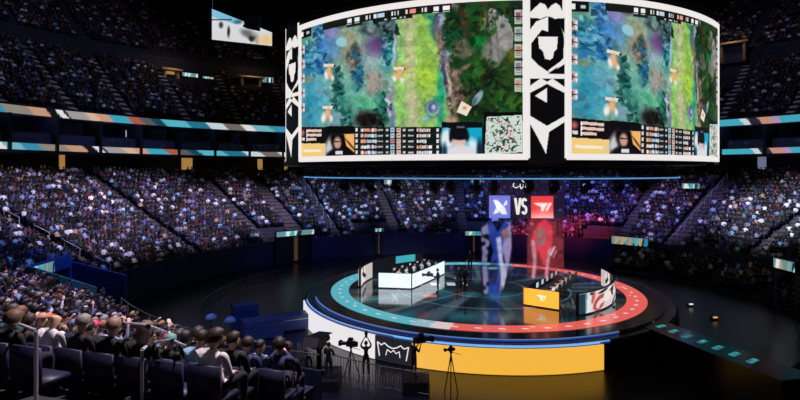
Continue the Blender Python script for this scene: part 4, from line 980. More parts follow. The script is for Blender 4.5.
# wedge-shaped hanging screen high at the left, with a loudspeaker in front
def quad_screen():
    A0, B0, C0, D0 = P(212, 39.5, 58), P(272, 46, 62), P(272, 32.5, 62), P(212, 9, 58)
    W, H = 110, 50; g = np.zeros((H, W, 3)); u = np.linspace(0, 1, W); v_ = np.linspace(0, 1, H)
    for j in range(H):
        for i in range(W): g[j, i] = (A0 * (1 - u[i]) + B0 * u[i]) * (1 - v_[j]) + (D0 * (1 - u[i]) + C0 * u[i]) * v_[j]
    X = 400 + g[..., 0] / g[..., 1] * F; Y = HY - (g[..., 2] - EYE) / g[..., 1] * F
    q = Paint(X, Y, (222, 224, 226)); q.poly([(210, 5), (245, 20), (235, 24), (210, 16)], (120, 190, 215)); q.blob(228, 32, 1.6, 5, (25, 22, 26), warp=4); q.blob(221, 25, 2, 3, (40, 40, 44)); q.blob(248, 34, 8, 4, (110, 112, 116), rot=20, warp=3); q.blob(252, 38, 3, 2.5, (40, 40, 44), warp=3)
    q.blob(266, 40, 6, 5, (238, 205, 140)); q.rect(210, 19, 232, 20.4, (30, 30, 34)); q.blob(238, 22, 4, 2, (60, 110, 130)); q.blob(257, 41, 2, 3, (200, 170, 130))
    e = empty('hanging_screen', (A0 + B0 + C0 + D0) / 4)
    inv = Matrix.Translation(-(A0 + B0 + C0 + D0) / 4)
    s = grid_obj('display', g, linA(q.c), mat_attr_emit('hang_picture', .9), e); s.matrix_parent_inverse = inv
    mb = MB(); ps_ = [A0, B0, C0, D0]; c = sum(ps_, Vector()) / 4; back = Vector((.0, .35, 0))
    out = [c + (p_ - c) * 1.03 for p_ in ps_]; mb.add([p_ + Vector((0, .05, 0)) for p_ in out] + [p_ + back for p_ in out], [(0, 1, 2, 3), (7, 6, 5, 4), (0, 4, 5, 1), (1, 5, 6, 2), (2, 6, 7, 3), (3, 7, 4, 0)])
    b = mb.build('housing', m_black, e); b.matrix_parent_inverse = inv
    for p_ in (C0, D0): cc = MB().tube(p_ + Vector((0, .2, 0)), (p_.x, p_.y + .2, 48), .05, 6).build('cable', m_darkmetal, e); cc.matrix_parent_inverse = inv
    return tag(e, 'tapered white video screen hanging high at the left above the upper stand', 'video screen')
quad_screen()
c = P(253, 22, 52); e = empty('line_array_speaker', c, -.3)
for k in range(4): MB().box((0, 0, .45 - k * .33), (1.5, .8, .3), taper=.95).build('cabinet', mat('speaker_grey', (.05, .05, .055), .6), e, .03).rotation_euler = (0, .25, 0)
MB().tube((0, 0, .5), (0, 0, 47.9 - c.z), .04, 6).build('cable', m_darkmetal, e); tag(e, 'grey loudspeaker stack hanging in front of the tapered white screen', 'loudspeaker')

# ---------------------------------------------------------------- stage
SZ = 1.6
stage = empty('stage', (CX, CY, 0), label='large round glossy black stage with glowing cyan and red LED ring', cat='stage')
def sobj(o): o.parent = stage; o.matrix_parent_inverse = Matrix.Translation((-CX, -CY, 0)); return o
m_deck = mat('deck_gloss', (.010, .014, .020), .16, ior=1.7, noise=.5, nscale=.5)
sobj(MB().ring([(.01, .1), (12.1, .1), (12.1, SZ - .012), (.01, SZ - .012)], 0, 360, 128).build('deck', m_deck))
m_step = mat('step_gloss', (.012, .02, .06), .2, ior=1.6)
sobj(MB().ring([(12.05, 0), (12.7, 0), (12.7, SZ - .16), (12.05, SZ - .16)], 0, 360, 128).build('step', m_step))
m_bluelight = mat('blue_white_edge_light', emit=(.16, .36, .85), strength=1.0)
m_palelight = mat('pale_edge_light', emit=(.14, .22, .50), strength=.8)
m_bt = mat('blue_sheen_glow', emit=(.008, .03, .17), strength=1.0)  # faint emission bands imitating the blue sheen on the steps
sobj(MB().ring([(12.1, SZ - .07), (12.15, SZ - .07), (12.15, SZ - .03), (12.1, SZ - .03)], 193, 298, 90).build('edge_light_and_sheen', m_palelight))
sobj(MB().ring([(12.1, SZ - .16), (12.13, SZ - .16), (12.13, SZ - .08), (12.1, SZ - .08)], 193, 298, 90).build('edge_light_and_sheen', m_bt))
sobj(MB().ring([(12.7, SZ - .19), (12.75, SZ - .19), (12.75, SZ - .155), (12.7, SZ - .155)], 193, 292, 90).build('edge_light_and_sheen', m_bluelight))
sobj(MB().ring([(12.7, SZ - .38), (12.78, SZ - .38), (12.78, SZ - .20), (12.7, SZ - .20)], 193, 292, 90).build('edge_light_and_sheen', m_bt))
sobj(MB().ring([(12.72, SZ - .24), (12.80, SZ - .24), (12.80, SZ - .19), (12.72, SZ - .19)], 240, 289, 60).build('edge_light_and_sheen', mat('bright_blue_edge', emit=(.10, .42, .85), strength=1)))
# LED ring and LED floor in panel colours; the floor adds painted reflection streaks
nA, nR = 720, 9
phs = np.linspace(0, 360, nA); g = np.zeros((nR, nA, 3)); C_ = np.zeros((nR, nA, 3)); rs = np.linspace(9.78, 11.05, nR)
for j in range(nR):
    for i in range(nA):
        g[j, i] = cyl(rs[j], phs[i], SZ + .006)
        a = phs[i]; red = a > 252 or a < 67
        c = (232, 98, 90) if red else (88, 178, 194)
        if 246 < a < 252: c = (225, 200, 205)
        if 240 < a <= 246: c = (150, 185, 200)
        if j in (4,) and (i % 14) < 4: c = (240, 225, 225) if red else (200, 230, 235)
        if j == 2 and (i // 3) % 23 == 0: c = (240, 190, 180) if red else (170, 215, 225)
        C_[j, i] = np.array(c) / 255
rg = grid_obj('led_ring', g, linA(C_), mat_attr_emit('ring_picture', .92, .02, .25)); sobj(rg)
# LED floor picture, with radial streaks imitating reflected light
W = 520; xs_ = np.linspace(-9.6, 9.6, W); X, Y = np.meshgrid(xs_, xs_); rad = np.hypot(X, Y); ang = np.degrees(np.arctan2(Y, X))
q = Paint(X, Y, (12, 18, 26))
reflected_streak = vnoise(ang + 400, rad * .2 + 5, 5, 41); q.mix(np.clip((reflected_streak - .45) * 2.2, 0, 1) * np.clip((rad - 1) / 4, 0, 1) * .7, (88, 112, 124))
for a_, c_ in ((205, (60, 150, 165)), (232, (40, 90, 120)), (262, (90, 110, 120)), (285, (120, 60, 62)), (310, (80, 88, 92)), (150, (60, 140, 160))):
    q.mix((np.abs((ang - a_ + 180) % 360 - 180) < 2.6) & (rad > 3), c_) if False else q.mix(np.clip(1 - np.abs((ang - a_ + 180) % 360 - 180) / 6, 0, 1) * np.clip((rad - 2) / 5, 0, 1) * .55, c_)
q.mix(((np.abs(Y + X * .0 - 1.2) < .55) & (np.abs(X + 3.6) < 2.6) & ((np.floor(X * 1.6) % 2) == 0)) * .85, (215, 220, 225))
q.mix((np.hypot((X + 4.0), (Y + 2.7) * 1.0) < .5) * .8, (215, 85, 70)); q.mix((np.hypot((X + 1.2), (Y + 2.2)) < .8) * .3, (60, 160, 175))
for k in range(7): q.mix(((np.abs(Y + 3.4 + k * .36) < .06) & (X < -6.2 + k * .1) & (rad < 9.6)) * .4, (120, 150, 160))
lines = (np.abs(rad - 6.2) < .06) | (np.abs(rad - 3.1) < .05); q.mix(lines * .5, (120, 170, 185))
q.mix((np.abs(X - 1.1 - Y * .2) < .5) & (np.abs(Y + .9) < 1.1), (200, 205, 210)) if False else None
alpha = rad < 9.66
pts = np.stack([X * np.minimum(1, 9.66 / np.maximum(rad, .01)) + CX, Y * np.minimum(1, 9.66 / np.maximum(rad, .01)) + CY, np.full_like(X, SZ + .004)], -1)
# polar layout keeps the disc round
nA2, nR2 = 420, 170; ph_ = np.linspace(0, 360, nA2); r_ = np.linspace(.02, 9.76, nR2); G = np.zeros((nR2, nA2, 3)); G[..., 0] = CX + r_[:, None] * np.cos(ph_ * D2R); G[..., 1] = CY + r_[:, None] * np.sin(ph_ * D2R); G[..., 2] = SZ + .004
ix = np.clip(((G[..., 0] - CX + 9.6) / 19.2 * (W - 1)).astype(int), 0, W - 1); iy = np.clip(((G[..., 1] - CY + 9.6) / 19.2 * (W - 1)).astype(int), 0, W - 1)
_fm = mat_attr_emit('floor_picture', 1.0, .01, .08, ior=2.3); _fm.node_tree.nodes['Principled BSDF'].inputs['Specular IOR Level'].default_value = 1.0
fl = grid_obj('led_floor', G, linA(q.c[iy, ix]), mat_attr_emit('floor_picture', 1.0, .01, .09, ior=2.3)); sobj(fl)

# skirt screens round the front of the stage
def skirt(p0, p1, m, z1=1.33, name='skirt_screen'):
    return sobj(MB().ring([(12.86, .05), (12.96, .05), (12.96, z1), (12.86, z1)], p0, p1, 24).build(name, m))
def ang_at(px, r=12.96):
    x, y = ring_hit(px, r, False); return math.degrees(math.atan2(y - CY, x - CX)) % 360
m_skw = mat('skirt_white', emit=(.80, .76, .75), strength=1.0); m_skd = mat('skirt_dark', (.02, .02, .03), .4, emit=(.014, .014, .022), strength=1); m_sky = mat('skirt_yellow', emit=(.90, .47, .05), strength=1.0)
a0, a1, a2, a3 = 192.5, ang_at(375), ang_at(412), ang_at(604)
skirt(a0, a1 - .1, m_skw); skirt(a1, a2 - .1, m_skd); skirt(a2, a3, m_sky)
sobj(MB().ring([(12.7, 0), (12.86, 0), (12.86, SZ - .28), (12.7, SZ - .28)], 0, 360, 128).build('skirt_wall', m_black))
# crown-like emblem outlined in white on the dark panel
am = (a1 + a2) / 2; wd = (a2 - a1)
shp = [(-.36, .0), (-.42, .72), (-.30, .60), (-.22, .74), (-.12, .60), (0, .52), (.12, .60), (.22, .74), (.30, .60), (.42, .72), (.36, 0)]
mb = MB()
def sk_pt(u, v, r=12.99): return cyl(r, am + u * wd, .30 + v)
mb.path([sk_pt(u, v) for u, v in shp], .028, 5)
mb.path([sk_pt(u, v) for u, v in [(-.18, .1), (-.14, .42), (-.04, .30), (.03, .44), (.10, .28), (.18, .42), (.2, .1)]], .022, 5)
sobj(mb.build('crown_emblem', m_white_em))
# lit steps walkway at the right front
wk = onz(655, 322, SZ); we = onz(752, 358, SZ); d = (we - wk).normalized(); nrm = Vector((-d.y, d.x, 0)); Lw = (we - wk).length
wkw = empty('stage_walkway', (wk.x, wk.y, 0), math.atan2(d.y, d.x), label='dark glossy walkway with a row of cyan-lit floor panels running off the stage', cat='walkway')
MB().box((Lw / 2 + .6, 0, SZ / 2 - .06), (Lw + 3.2, 1.9, SZ - .13)).build('deck', m_deck, wkw)
m_cy = mat('cyan_panel', emit=(.05, .36, .42), strength=.9)
X, Y = np.meshgrid(np.linspace(0, 1, 12), np.linspace(0, 1, 12)); 
for k in range(8):
    xk = -.55 + k * (Lw + .9) / 7.4; q = vnoise(X * 9 + k * 13, Y * 9, 2.5, 50 + k)
    cc = np.array(lin((70, 180, 190)))[None, None] * (.12 + .95 * q[..., None] ** 1.5); g = np.zeros((12, 12, 3)); g[..., 0] = xk + X * .34 - Y * .22; g[..., 1] = -.36 + Y * .72; g[..., 2] = SZ - .11
    grid_obj('lit_panel', g, cc, mat_attr_emit('panel_picture', .9, .02, .3), wkw)

# ---------------------------------------------------------------- team desks
UA = 60 * D2R; Uv = Vector((math.cos(UA), math.sin(UA), 0)); Nv = Vector((math.sin(UA), -math.cos(UA), 0)); Cc = Vector((CX, CY, SZ))
def un(n, u, z=0): return Cc + Nv * n + Uv * u + Vector((0, 0, z))
def wallseg(mb, a, b, h, th=.12, mi=0, z0=0.0):
    d = (b - a); L = d.length; c = (a + b) / 2; return mb.box((c.x, c.y, c.z + z0 + h / 2), (L, th, h), math.atan2(d.y, d.x), mi)
def facepanel(a, b, h, z0, m, name, parent, off, side, cols=None, glyph=None):
    """thin display face fixed on a wall segment, on the side given"""
    d = (b - a).normalized(); nn = Vector((d.y, -d.x, 0)) * side; L = (b - a).length
    W, H = 80, 40; g = np.zeros((H, W, 3))
    for i in range(W):
        for j in range(H): pnt = a + d * (L * i / (W - 1)) + nn * off + Vector((0, 0, z0 + h * j / (H - 1))); g[j, i] = pnt
    X, Y = np.meshgrid(np.linspace(0, 100 * L / h, W), np.linspace(0, 100, H)); q = Paint(X, Y, (255, 255, 255)); glyph(q, 100 * L / h)
    o = grid_obj(name, g, linA(q.c), m, parent); o.matrix_parent_inverse = Matrix.Translation(-parent.location); return o
m_face = mat_attr_emit('desk_picture', 1.6, .02, .35)
def g_blue(q, w):
    q.c[:] = np.array((196, 205, 214)) / 255; c = w / 2
    for sx in (-1, 1):
        q.poly([(c + sx * 4, 50), (c + sx * 30, 82), (c + sx * 12, 86)], (235, 238, 240)); q.poly([(c + sx * 4, 50), (c + sx * 30, 18), (c + sx * 12, 14)], (235, 238, 240))
    q.blob(c, 50, 11, 34, (235, 238, 240), rot=-35, soft=.05)
def g_bluewing(q, w):
    q.c[:] = np.array((196, 204, 210)) / 255
    for k in range(5): q.rect(w * .45, 28 + k * 10, w * .55, 33 + k * 10, (160, 160, 164))
def wing_emblem(q, cx, cy, s, col):
    T = lambda pts: [(cx + (x - 542.3) * 3.4 * s, cy - (y - 206.5) * 4.2 * s) for x, y in pts]
    for pl in ([(533.3, 203), (547.2, 203), (545.8, 205.8), (538.4, 205.8)], [(540.2, 205.4), (545.6, 205.4), (542.9, 211), (541.2, 211)], [(548.6, 203), (551.4, 203), (547.0, 210.6), (545.2, 210.6)]): q.poly(T(pl), col)
def g_red(q, w):
    q.c[:] = np.array((244, 156, 46)) / 255; wing_emblem(q, w / 2, 52, 1.0, (225, 205, 175))
def g_dark(q, w): q.c[:] = np.array((12, 12, 16)) / 255
def g_mural(q, w):
    q.c[:] = np.array((222, 216, 214)) / 255
    q.poly([(0, 0), (w * .09, 0), (w * .09, 100), (0, 100)], (22, 60, 74)); q.blob(w * .15, 50, 24, 70, (236, 236, 236), soft=.1); q.poly([(w * .09, 0), (w * .11, 0), (w * .13, 100), (w * .10, 100)], (90, 160, 175))
    q.blob(w * .36, 38, 66, 34, (196, 70, 66), rot=18, soft=.1); q.blob(w * .37, 32, 44, 20, (232, 224, 220), rot=18, soft=.1); q.blob(w * .40, 20, 26, 9, (200, 80, 76), rot=12, soft=.1); q.blob(w * .23, 72, 14, 34, (206, 100, 92), rot=-24, soft=.1)
    q.blob(w * .58, 62, 70, 30, (238, 236, 232), rot=12, soft=.1); q.blob(w * .72, 60, 26, 12, (14, 12, 16), rot=-30, soft=.1); q.poly([(w * .60, 78), (w * .80, 100), (w * .78, 66)], (14, 12, 16)); q.poly([(w * .84, 100), (w, 100), (w, 50), (w * .9, 70)], (150, 56, 56)); q.blob(w * .45, 90, 60, 7, (18, 16, 20), rot=6, soft=.1); q.blob(w * .84, 18, 60, 9, (14, 12, 16), rot=14, soft=.1); q.blob(w * .20, 92, 14, 7, (30, 30, 36))
def g_glyph(q, w):
    q.c[:] = np.array((206, 198, 192)) / 255; q.rect(0, 0, w * .55, 100, (234, 228, 226)); q.poly([(w * .18, 58), (w * .30, 76), (w * .62, 38), (w * .50, 22)], (20, 20, 26)); q.poly([(w * .3, 92), (w * .42, 96), (w * .34, 60)], (20, 20, 26))
m_deskblack = mat('desk_black', (.012, .012, .016), .35, noise=.2, nscale=8)
m_top = mat('desk_top', (.02, .02, .026), .4)
def monitor(loc, rz, glow):
    e = empty('monitor', loc, rz)
    MB().box((0, 0, .34), (.05, .62, .36)).build('housing', m_black, e, .01)
    MB().box((.028, 0, .34), (.006, .58, .32)).build('display', glow, e)
    MB().tube((-.05, 0, 0), (-.03, 0, .3), .02, 8).build('stand', m_darkmetal, e); MB().lathe([(.12, 0), (.12, .012), (.03, .02)], (-.04, 0, 0), 14).build('base', m_darkmetal, e)
    return e
mon_glow = mat('monitor_glow', emit=(.30, .42, .55), strength=1.0)
def gaming_chair(loc, rz, trim):
    e = empty('gaming_chair', loc, rz); m = mat('chair_black', (.015, .015, .018), .5)
    MB().box((0, 0, .48), (.5, .5, .1)).build('seat', m, e, .04)
    b = MB().add([(.22, -.24, .5), (.22, .24, .5), (.34, .27, 1.0), (.34, -.27, 1.0), (.38, .18, 1.32), (.38, -.18, 1.32), (.31, -.24, .5), (.31, .24, .5), (.43, .27, 1.0), (.43, -.27, 1.0), (.45, .18, 1.32), (.45, -.18, 1.32)],
                 [(0, 1, 2, 3), (3, 2, 4, 5), (6, 9, 8, 7), (9, 11, 10, 8), (0, 3, 9, 6), (3, 5, 11, 9), (1, 7, 8, 2), (2, 8, 10, 4), (5, 4, 10, 11), (0, 6, 7, 1)]).build('backrest', m, e, .03)
    MB().box((.42 - .07, 0, 1.18), (.05, .26, .12)).build('headrest', trim, b, .02)
    for s in (-1, 1): MB().box((0, s * .29, .70), (.28, .06, .04)).tube((0, s * .29, .46), (0, s * .29, .7), .02, 6).build('armrest', m, e)
    MB().tube((0, 0, .08), (0, 0, .45), .03, 8).build('gas_column', m_darkmetal, e)
    mb = MB()
    for k in range(5): a = k * 72 * D2R; mb.tube((0, 0, .12), (.3 * math.cos(a), .3 * math.sin(a), .07), .025, 6); mb.lathe([(.03, 0), (.03, .06)], (.3 * math.cos(a), .3 * math.sin(a), 0), 8)
    mb.build('star_base', m_darkmetal, e)
    return e
trimw = mat('white_vinyl', (.7, .7, .72), .5)
PB = figure_mesh('player_body', seated(.05, 'desk', (-1, 0, -.12))); PHAIR = [hair_mesh('hair', PB, s) for s in ('short', 'curly')]
def headset_mesh():
    hd = Vector(PB['head']); mb = MB(); pts = [(hd.x, hd.y + .105 * math.cos(t), hd.z + .03 + .125 * math.sin(t)) for t in np.linspace(0, PI, 9)]; mb.path(pts, .014, 6)
    for s in (-1, 1): mb.tube((hd.x, s * .085, hd.z + .02), (hd.x, s * .125, hd.z + .02), .045, 10)
    mb.tube((hd.x, .11, hd.z), (hd.x - .13, .07, hd.z - .06), .006, 5)
    o = mb.build('headset', m_black); me = o.data; bpy.data.objects.remove(o); return me
HSM = headset_mesh()
place_word = ['nearest the front panel', 'second seat from the front panel', 'middle seat', 'fourth seat from the front panel', 'far end seat']
for team, sg in (('left', -1), ('right', 1)):
    root_loc = un(sg * 4.6, 0)
    dk = empty('team_desk', root_loc)
    inv = Matrix.Translation(-root_loc)
    def part(o): o.parent = dk; o.matrix_parent_inverse = inv; return o
    a = un(sg * 6.5, -3.95 if sg < 0 else -3.80); b = un(sg * 4.25, -3.10 if sg < 0 else -3.55); c = un(sg * 4.7, 3.3); rc = [un(sg * 4.3, -2.0), un(sg * 4.42, 0), c]
    part(wallseg(MB(), a, b, 1.15).build('front_panel', m_deskblack))
    mb = MB(); chain = [b] + rc
    for p0, p1 in zip(chain[:-1], chain[1:]): wallseg(mb, p0, p1, 1.12)
    part(mb.build('modesty_panel', m_deskblack))
    # worktop behind the modesty panel on the players' side
    mb = MB(); wallseg(mb, b + Nv * sg * .42 + Uv * .15, c + Nv * sg * .42, .05, .78, 0, .73); part(mb.build('worktop', m_top))
    mb = MB()
    for u in (-2.6, -.2, 2.9): wallseg(mb, un(sg * 4.75, u), un(sg * 5.05, u), .73, .06)
    part(mb.build('support', m_deskblack))
    if sg < 0:
        tag(dk, 'blue team gaming desk with glowing white front panels at the left of the stage', 'desk', 'team desks')
        facepanel(a, b, 1.05, .08, m_face, 'front_display', dk, .075, 1, glyph=g_blue)
        for p0, p1 in zip(chain[:-1], chain[1:]): facepanel(p0, p1, 1.02, .08, m_face, 'wing_display', dk, .075, 1, glyph=g_bluewing)
    else:
        tag(dk, 'red team gaming desk with glowing orange front panel at the right of the stage', 'desk', 'team desks')
        facepanel(b, a, 1.05, .08, m_face, 'front_display', dk, .075, 1, glyph=g_red)
        for p0, p1 in zip(chain[:-1], chain[1:]): facepanel(p0, p1, 1.02, .08, m_face, 'wing_display', dk, .075, -1, glyph=g_red)
    # players
    rzp = math.atan2(Nv.y * sg, Nv.x * sg)
    chair0 = None
    for k in range(5):
        u = -2.35 + k * 1.22; loc = un(sg * 5.75, u)
        ch = gaming_chair(loc, rzp, trimw); tag(ch, f'black gaming chair of the {"blue" if sg < 0 else "red"} team, {place_word[k]}', 'chair', 'gaming chairs')
        pl_ = bpy.data.objects.new('player', PB); COL.objects.link(pl_); pl_.location = loc + Vector((0, 0, .02)) + Nv * sg * .02; pl_.rotation_euler = (0, 0, rzp)
        pl_.color = (.85, .85, .88, .95) if (sg < 0 or k % 2 == 0) else (.65, .62, .62, .95)
        h = bpy.data.objects.new('hair', PHAIR[k % 2]); COL.objects.link(h); h.parent = pl_; h.color = (*lin((16, 14, 15)), 1) if k != 3 else (*lin((90, 60, 42)), 1)
        hs = bpy.data.objects.new('headset', HSM); COL.objects.link(hs); hs.parent = pl_
        tag(pl_, f'player in white with headset, {"white-fronted" if sg < 0 else "orange-fronted"} desk, {place_word[k]}', 'person', 'players at the desks')
        mo = monitor(un(sg * 4.72, u, .78), rzp, mon_glow); tag(mo, f'monitor on the {"white-fronted left" if sg < 0 else "orange-fronted right"} desk, {place_word[k]}', 'monitor', 'monitors on the desks')
        kb = MB().box((0, 0, .012), (.16, .44, .022)).build('keyboard', m_black); kb.location = un(sg * 5.13, u, .78); kb.rotation_euler = (0, 0, rzp); tag(kb, f'black keyboard on the {"white-fronted left" if sg < 0 else "orange-fronted right"} desk, {place_word[k]}', 'keyboard', 'keyboards on the desks')
    # curved back wall
    P0, P1 = (-31, 33)
    arc = [Cc + Nv * sg * 9.0 * math.cos(t * D2R) + Uv * 9.0 * math.sin(t * D2R) for t in np.linspace(P0, P1, 15)]
    bw = empty('curved_back_wall', arc[7]); binv = Matrix.Translation(-arc[7])
    mb = MB()
    for p0, p1 in zip(arc[:-1], arc[1:]): wallseg(mb, p0, p1, 1.33, .14)
    o = mb.build('wall_body', m_deskblack, bw); o.matrix_parent_inverse = binv
    def arcpanel(t0, t1, rad, name, glyph, W=90, H=40, z0=.1, h=1.2):
        g = np.zeros((H, W, 3)); 
        for i in range(W):
            t = (t0 + (t1 - t0) * i / (W - 1)) * D2R
            for j in range(H): g[j, i] = Cc + Nv * sg * rad * math.cos(t) + Uv * rad * math.sin(t) + Vector((0, 0, z0 + h * j / (H - 1)))
        L = abs(t1 - t0) * D2R * rad; X, Y = np.meshgrid(np.linspace(0, 100 * L / h, W), np.linspace(0, 100, H)); q = Paint(X, Y, (200, 200, 200)); glyph(q, 100 * L / h)
        o = grid_obj(name, g, linA(q.c), mat_attr_emit('wall_picture', .9, .02, .4), bw); o.matrix_parent_inverse = binv
    if sg > 0:
        arcpanel(-30.5, 6, 9.10, 'outer_display', g_mural); arcpanel(20, 32.5, 8.9, 'inner_display', g_glyph)
        tag(bw, 'low curved wall with white, red and black mural behind the red team', 'low wall')
    else:
        arcpanel(-5, -30.5, 9.10, 'outer_display', g_glyph); arcpanel(-30, -8, 8.9, 'inner_display', g_glyph)
        arcpanel(14, 28, 8.9, 'inner_screen', lambda q, w: q.c.__setitem__(slice(None), np.array((60, 175, 190)) / 255), z0=.7, h=.6)
        tag(bw, 'low curved wall with pale panels and black glyph behind the blue team', 'low wall')

# ---------------------------------------------------------------- transparent hanging LED banner
ZS = 34.9
ban = empty('hanging_led_banner', P(525, 178, ZS), label='see-through hanging LED banner showing VS between blue and red team emblems', cat='banner')
binv = Matrix.Translation(-P(525, 178, ZS))
m_see = mat_attr_emit('see_through_picture', 1.0, .03, .3, alpha=True)
def see_panel(name, x0, y0, x1, y1, W, H, fn, dy=0.0):
    X, Y = np.meshgrid(np.linspace(x0, x1, W), np.linspace(y1, y0, H)); q = Paint(X, Y, (24, 16, 44)); q.a = np.full(X.shape, .30); fn(q, X, Y)
    g = np.stack([(X - 400) / F * ZS, np.full_like(X, ZS + dy), EYE - (Y - HY) / F * ZS], -1)
    cols = np.concatenate([linA(q.c), q.a[..., None]], -1); o = grid_obj(name, g, cols, m_see, ban); o.matrix_parent_inverse = binv
    sol = o.modifiers.new('thick', 'SOLIDIFY'); sol.thickness = .02; sol.use_rim = True
    return o
def f_head(q, X, Y):
    q.c[:] = np.array((34, 24, 48)) / 255; q.a[:] = .55
    n = vnoise(X, Y, 2, 61); q.a += (n - .5) * .2
see_panel('header_panel', 487, 179, 564, 218, 60, 40, f_head)
def add(q, mask, col, a):
    mk = mask.astype(float)
    for _ in range(5): mk = (mk + np.roll(mk, 1, 0) + np.roll(mk, -1, 0) + np.roll(mk, 1, 1) + np.roll(mk, -1, 1)) / 5
    a = a * .78;  q.c += (np.array(col) / 255 - q.c) * mk[..., None]; q.a = q.a * (1 - mk) + a * mk
def f_blue(q, X, Y):
    q.a[:] = .04
    n = vnoise(X, Y, 4, 62); n2 = vnoise(X, Y, 2, 63)
    add(q, inpoly(X, Y, [(489, 218), (494, 224), (498, 232), (503, 222), (508, 218), (506, 240), (502, 262), (498, 290), (491, 300), (489, 270), (493, 250), (488, 235)]), (52, 84, 205), .36)
    add(q, inpoly(X, Y, [(481, 228), (488, 222), (490, 240), (487, 262), (490, 292), (484, 300), (482, 265)]) & (n > .3), (150, 150, 195), .42)
    add(q, inpoly(X, Y, [(502, 250), (505, 232), (511, 218), (512, 246), (509, 266), (503, 286), (498, 300), (500, 280), (505, 262)]), (170, 150, 205), .50)
    add(q, inpoly(X, Y, [(496, 238), (501, 236), (503, 260), (507, 275), (503, 292), (500, 270)]), (205, 205, 240), .55)
    add(q, (np.hypot(X - 505, (Y - 234) * .7) < 3.6), (160, 120, 110), .55)
    add(q, inpoly(X, Y, [(490, 262), (497, 260), (499, 272), (495, 284), (489, 280)]), (16, 20, 60), .6)
    add(q, (np.abs(Y - 268) < .8) & (X > 486) & (X < 498), (150, 220, 240), .8)
    add(q, inpoly(X, Y, [(488, 284), (499, 282), (500, 306), (489, 307)]) & (n2 > .35), (44, 86, 215), .26)
    q.a += (n - .5) * .25 * (q.a > .2)
see_panel('blue_banner', 480, 218, 513, 307, 66, 150, f_blue)
def f_red(q, X, Y):
    q.a[:] = .14; q.c[:] = np.array((120, 10, 30)) / 255; n = vnoise(X, Y, 4, 64); n2 = vnoise(X, Y, 2, 65)
    add(q, inpoly(X, Y, [(530, 218), (556, 218), (556, 236), (564, 240), (564, 268), (528, 272), (528, 240)]) & (n > .12), (150, 14, 40), .38)
    add(q, inpoly(X, Y, [(533, 232), (538, 224), (545, 219), (552, 226), (553, 240), (548, 262), (544, 266), (538, 250), (534, 262), (531, 248)]), (228, 34, 60), .66)
    add(q, (np.hypot(X - 541, (Y - 237) * .55) < 5.2) & (n2 > .2), (150, 105, 100), .66)
    add(q, inpoly(X, Y, [(531, 240), (535, 240), (537, 262), (535, 279), (531, 279), (533, 262)]), (225, 160, 175), .48)
    add(q, inpoly(X, Y, [(548, 250), (552, 246), (549, 266), (548, 279), (544, 279), (546, 262)]), (230, 150, 165), .48)
    add(q, (np.abs(X - 553 - (Y - 250) * -.45) < 1.1) & (np.abs(Y - 251) < 5), (235, 225, 225), .8)
    add(q, (np.abs(X - 556 - (Y - 252) * -.45) < .6) & (np.abs(Y - 254) < 4), (225, 205, 205), .7)
    q.a += (n - .5) * .25 * (q.a > .2)
see_panel('red_banner', 527, 218, 564, 279, 74, 110, f_red)
def bflat(name, polys, col, st, y_off, base=None):
    mb = MB()
    for poly in polys:
        mb.prism([((x - 400) / F * ZS, -(y - HY) / F * ZS) for x, y in poly], Matrix(((1, 0, 0, 0), (0, 0, 1, ZS - y_off), (0, 1, 0, EYE), (0, 0, 0, 1))), -.03)
    m = mat(name + '_light_' + str(st), emit=lin(col), strength=st); o = mb.build(name, m, ban); o.matrix_parent_inverse = binv; return o
bflat('blue_emblem_panel', [[(489, 195.5), (510, 195.5), (510, 218), (489, 218)]], (118, 128, 228), .9, .04)
bflat('blue_team_emblem', [[(493, 200), (497, 200), (501, 206), (498, 210)], [(506, 200), (507, 204), (503, 206)], [(493, 214), (496, 208), (499, 212)], [(494.5, 201.5), (499, 202), (504.5, 208), (506.5, 214), (502, 214), (496.5, 208)]], (238, 240, 236), 1, .09)
bflat('red_emblem_panel', [[(531, 196), (553, 196), (553, 218), (531, 218)]], (238, 62, 60), .95, .04)
bflat('red_team_emblem', [[(533.3, 203), (547.2, 203), (545.8, 205.8), (538.4, 205.8)], [(540.2, 205.4), (545.6, 205.4), (542.9, 211), (541.2, 211)], [(548.6, 203), (551.4, 203), (547.0, 210.6), (545.2, 210.6)]], (252, 222, 218), 1, .09)
# VS letters
bflat('letter_v', [[(513.8, 198), (516.4, 198), (517.6, 208), (518.9, 198), (521.3, 198), (518.9, 214.5), (516.2, 214.5)]], (236, 232, 228), 1, .05)
def arcp(cx, cy, rx, ry, a0, a1, n=8): return [(cx + rx * math.cos(t * D2R), cy + ry * math.sin(t * D2R)) for t in np.linspace(a0, a1, n)]
S_out = []
mbs = MB(); spts = arcp(524.3, 202, 1.9, 3.0, -20, -180, 7) + arcp(524.3, 203.2, 1.9, 3.0, 180, 110, 4) + arcp(524.3, 209.5, 1.9, 3.2, -70, 0, 4) + arcp(524.3, 210.6, 1.9, 3.0, 0, 160, 7)
mbs.path([tuple(P(x, y, ZS - .07)) for x, y in spts], .075, 8); o = mbs.build('letter_s', mat('letter_v_light_1', (1, 1, 1)), ban); o.matrix_parent_inverse = binv
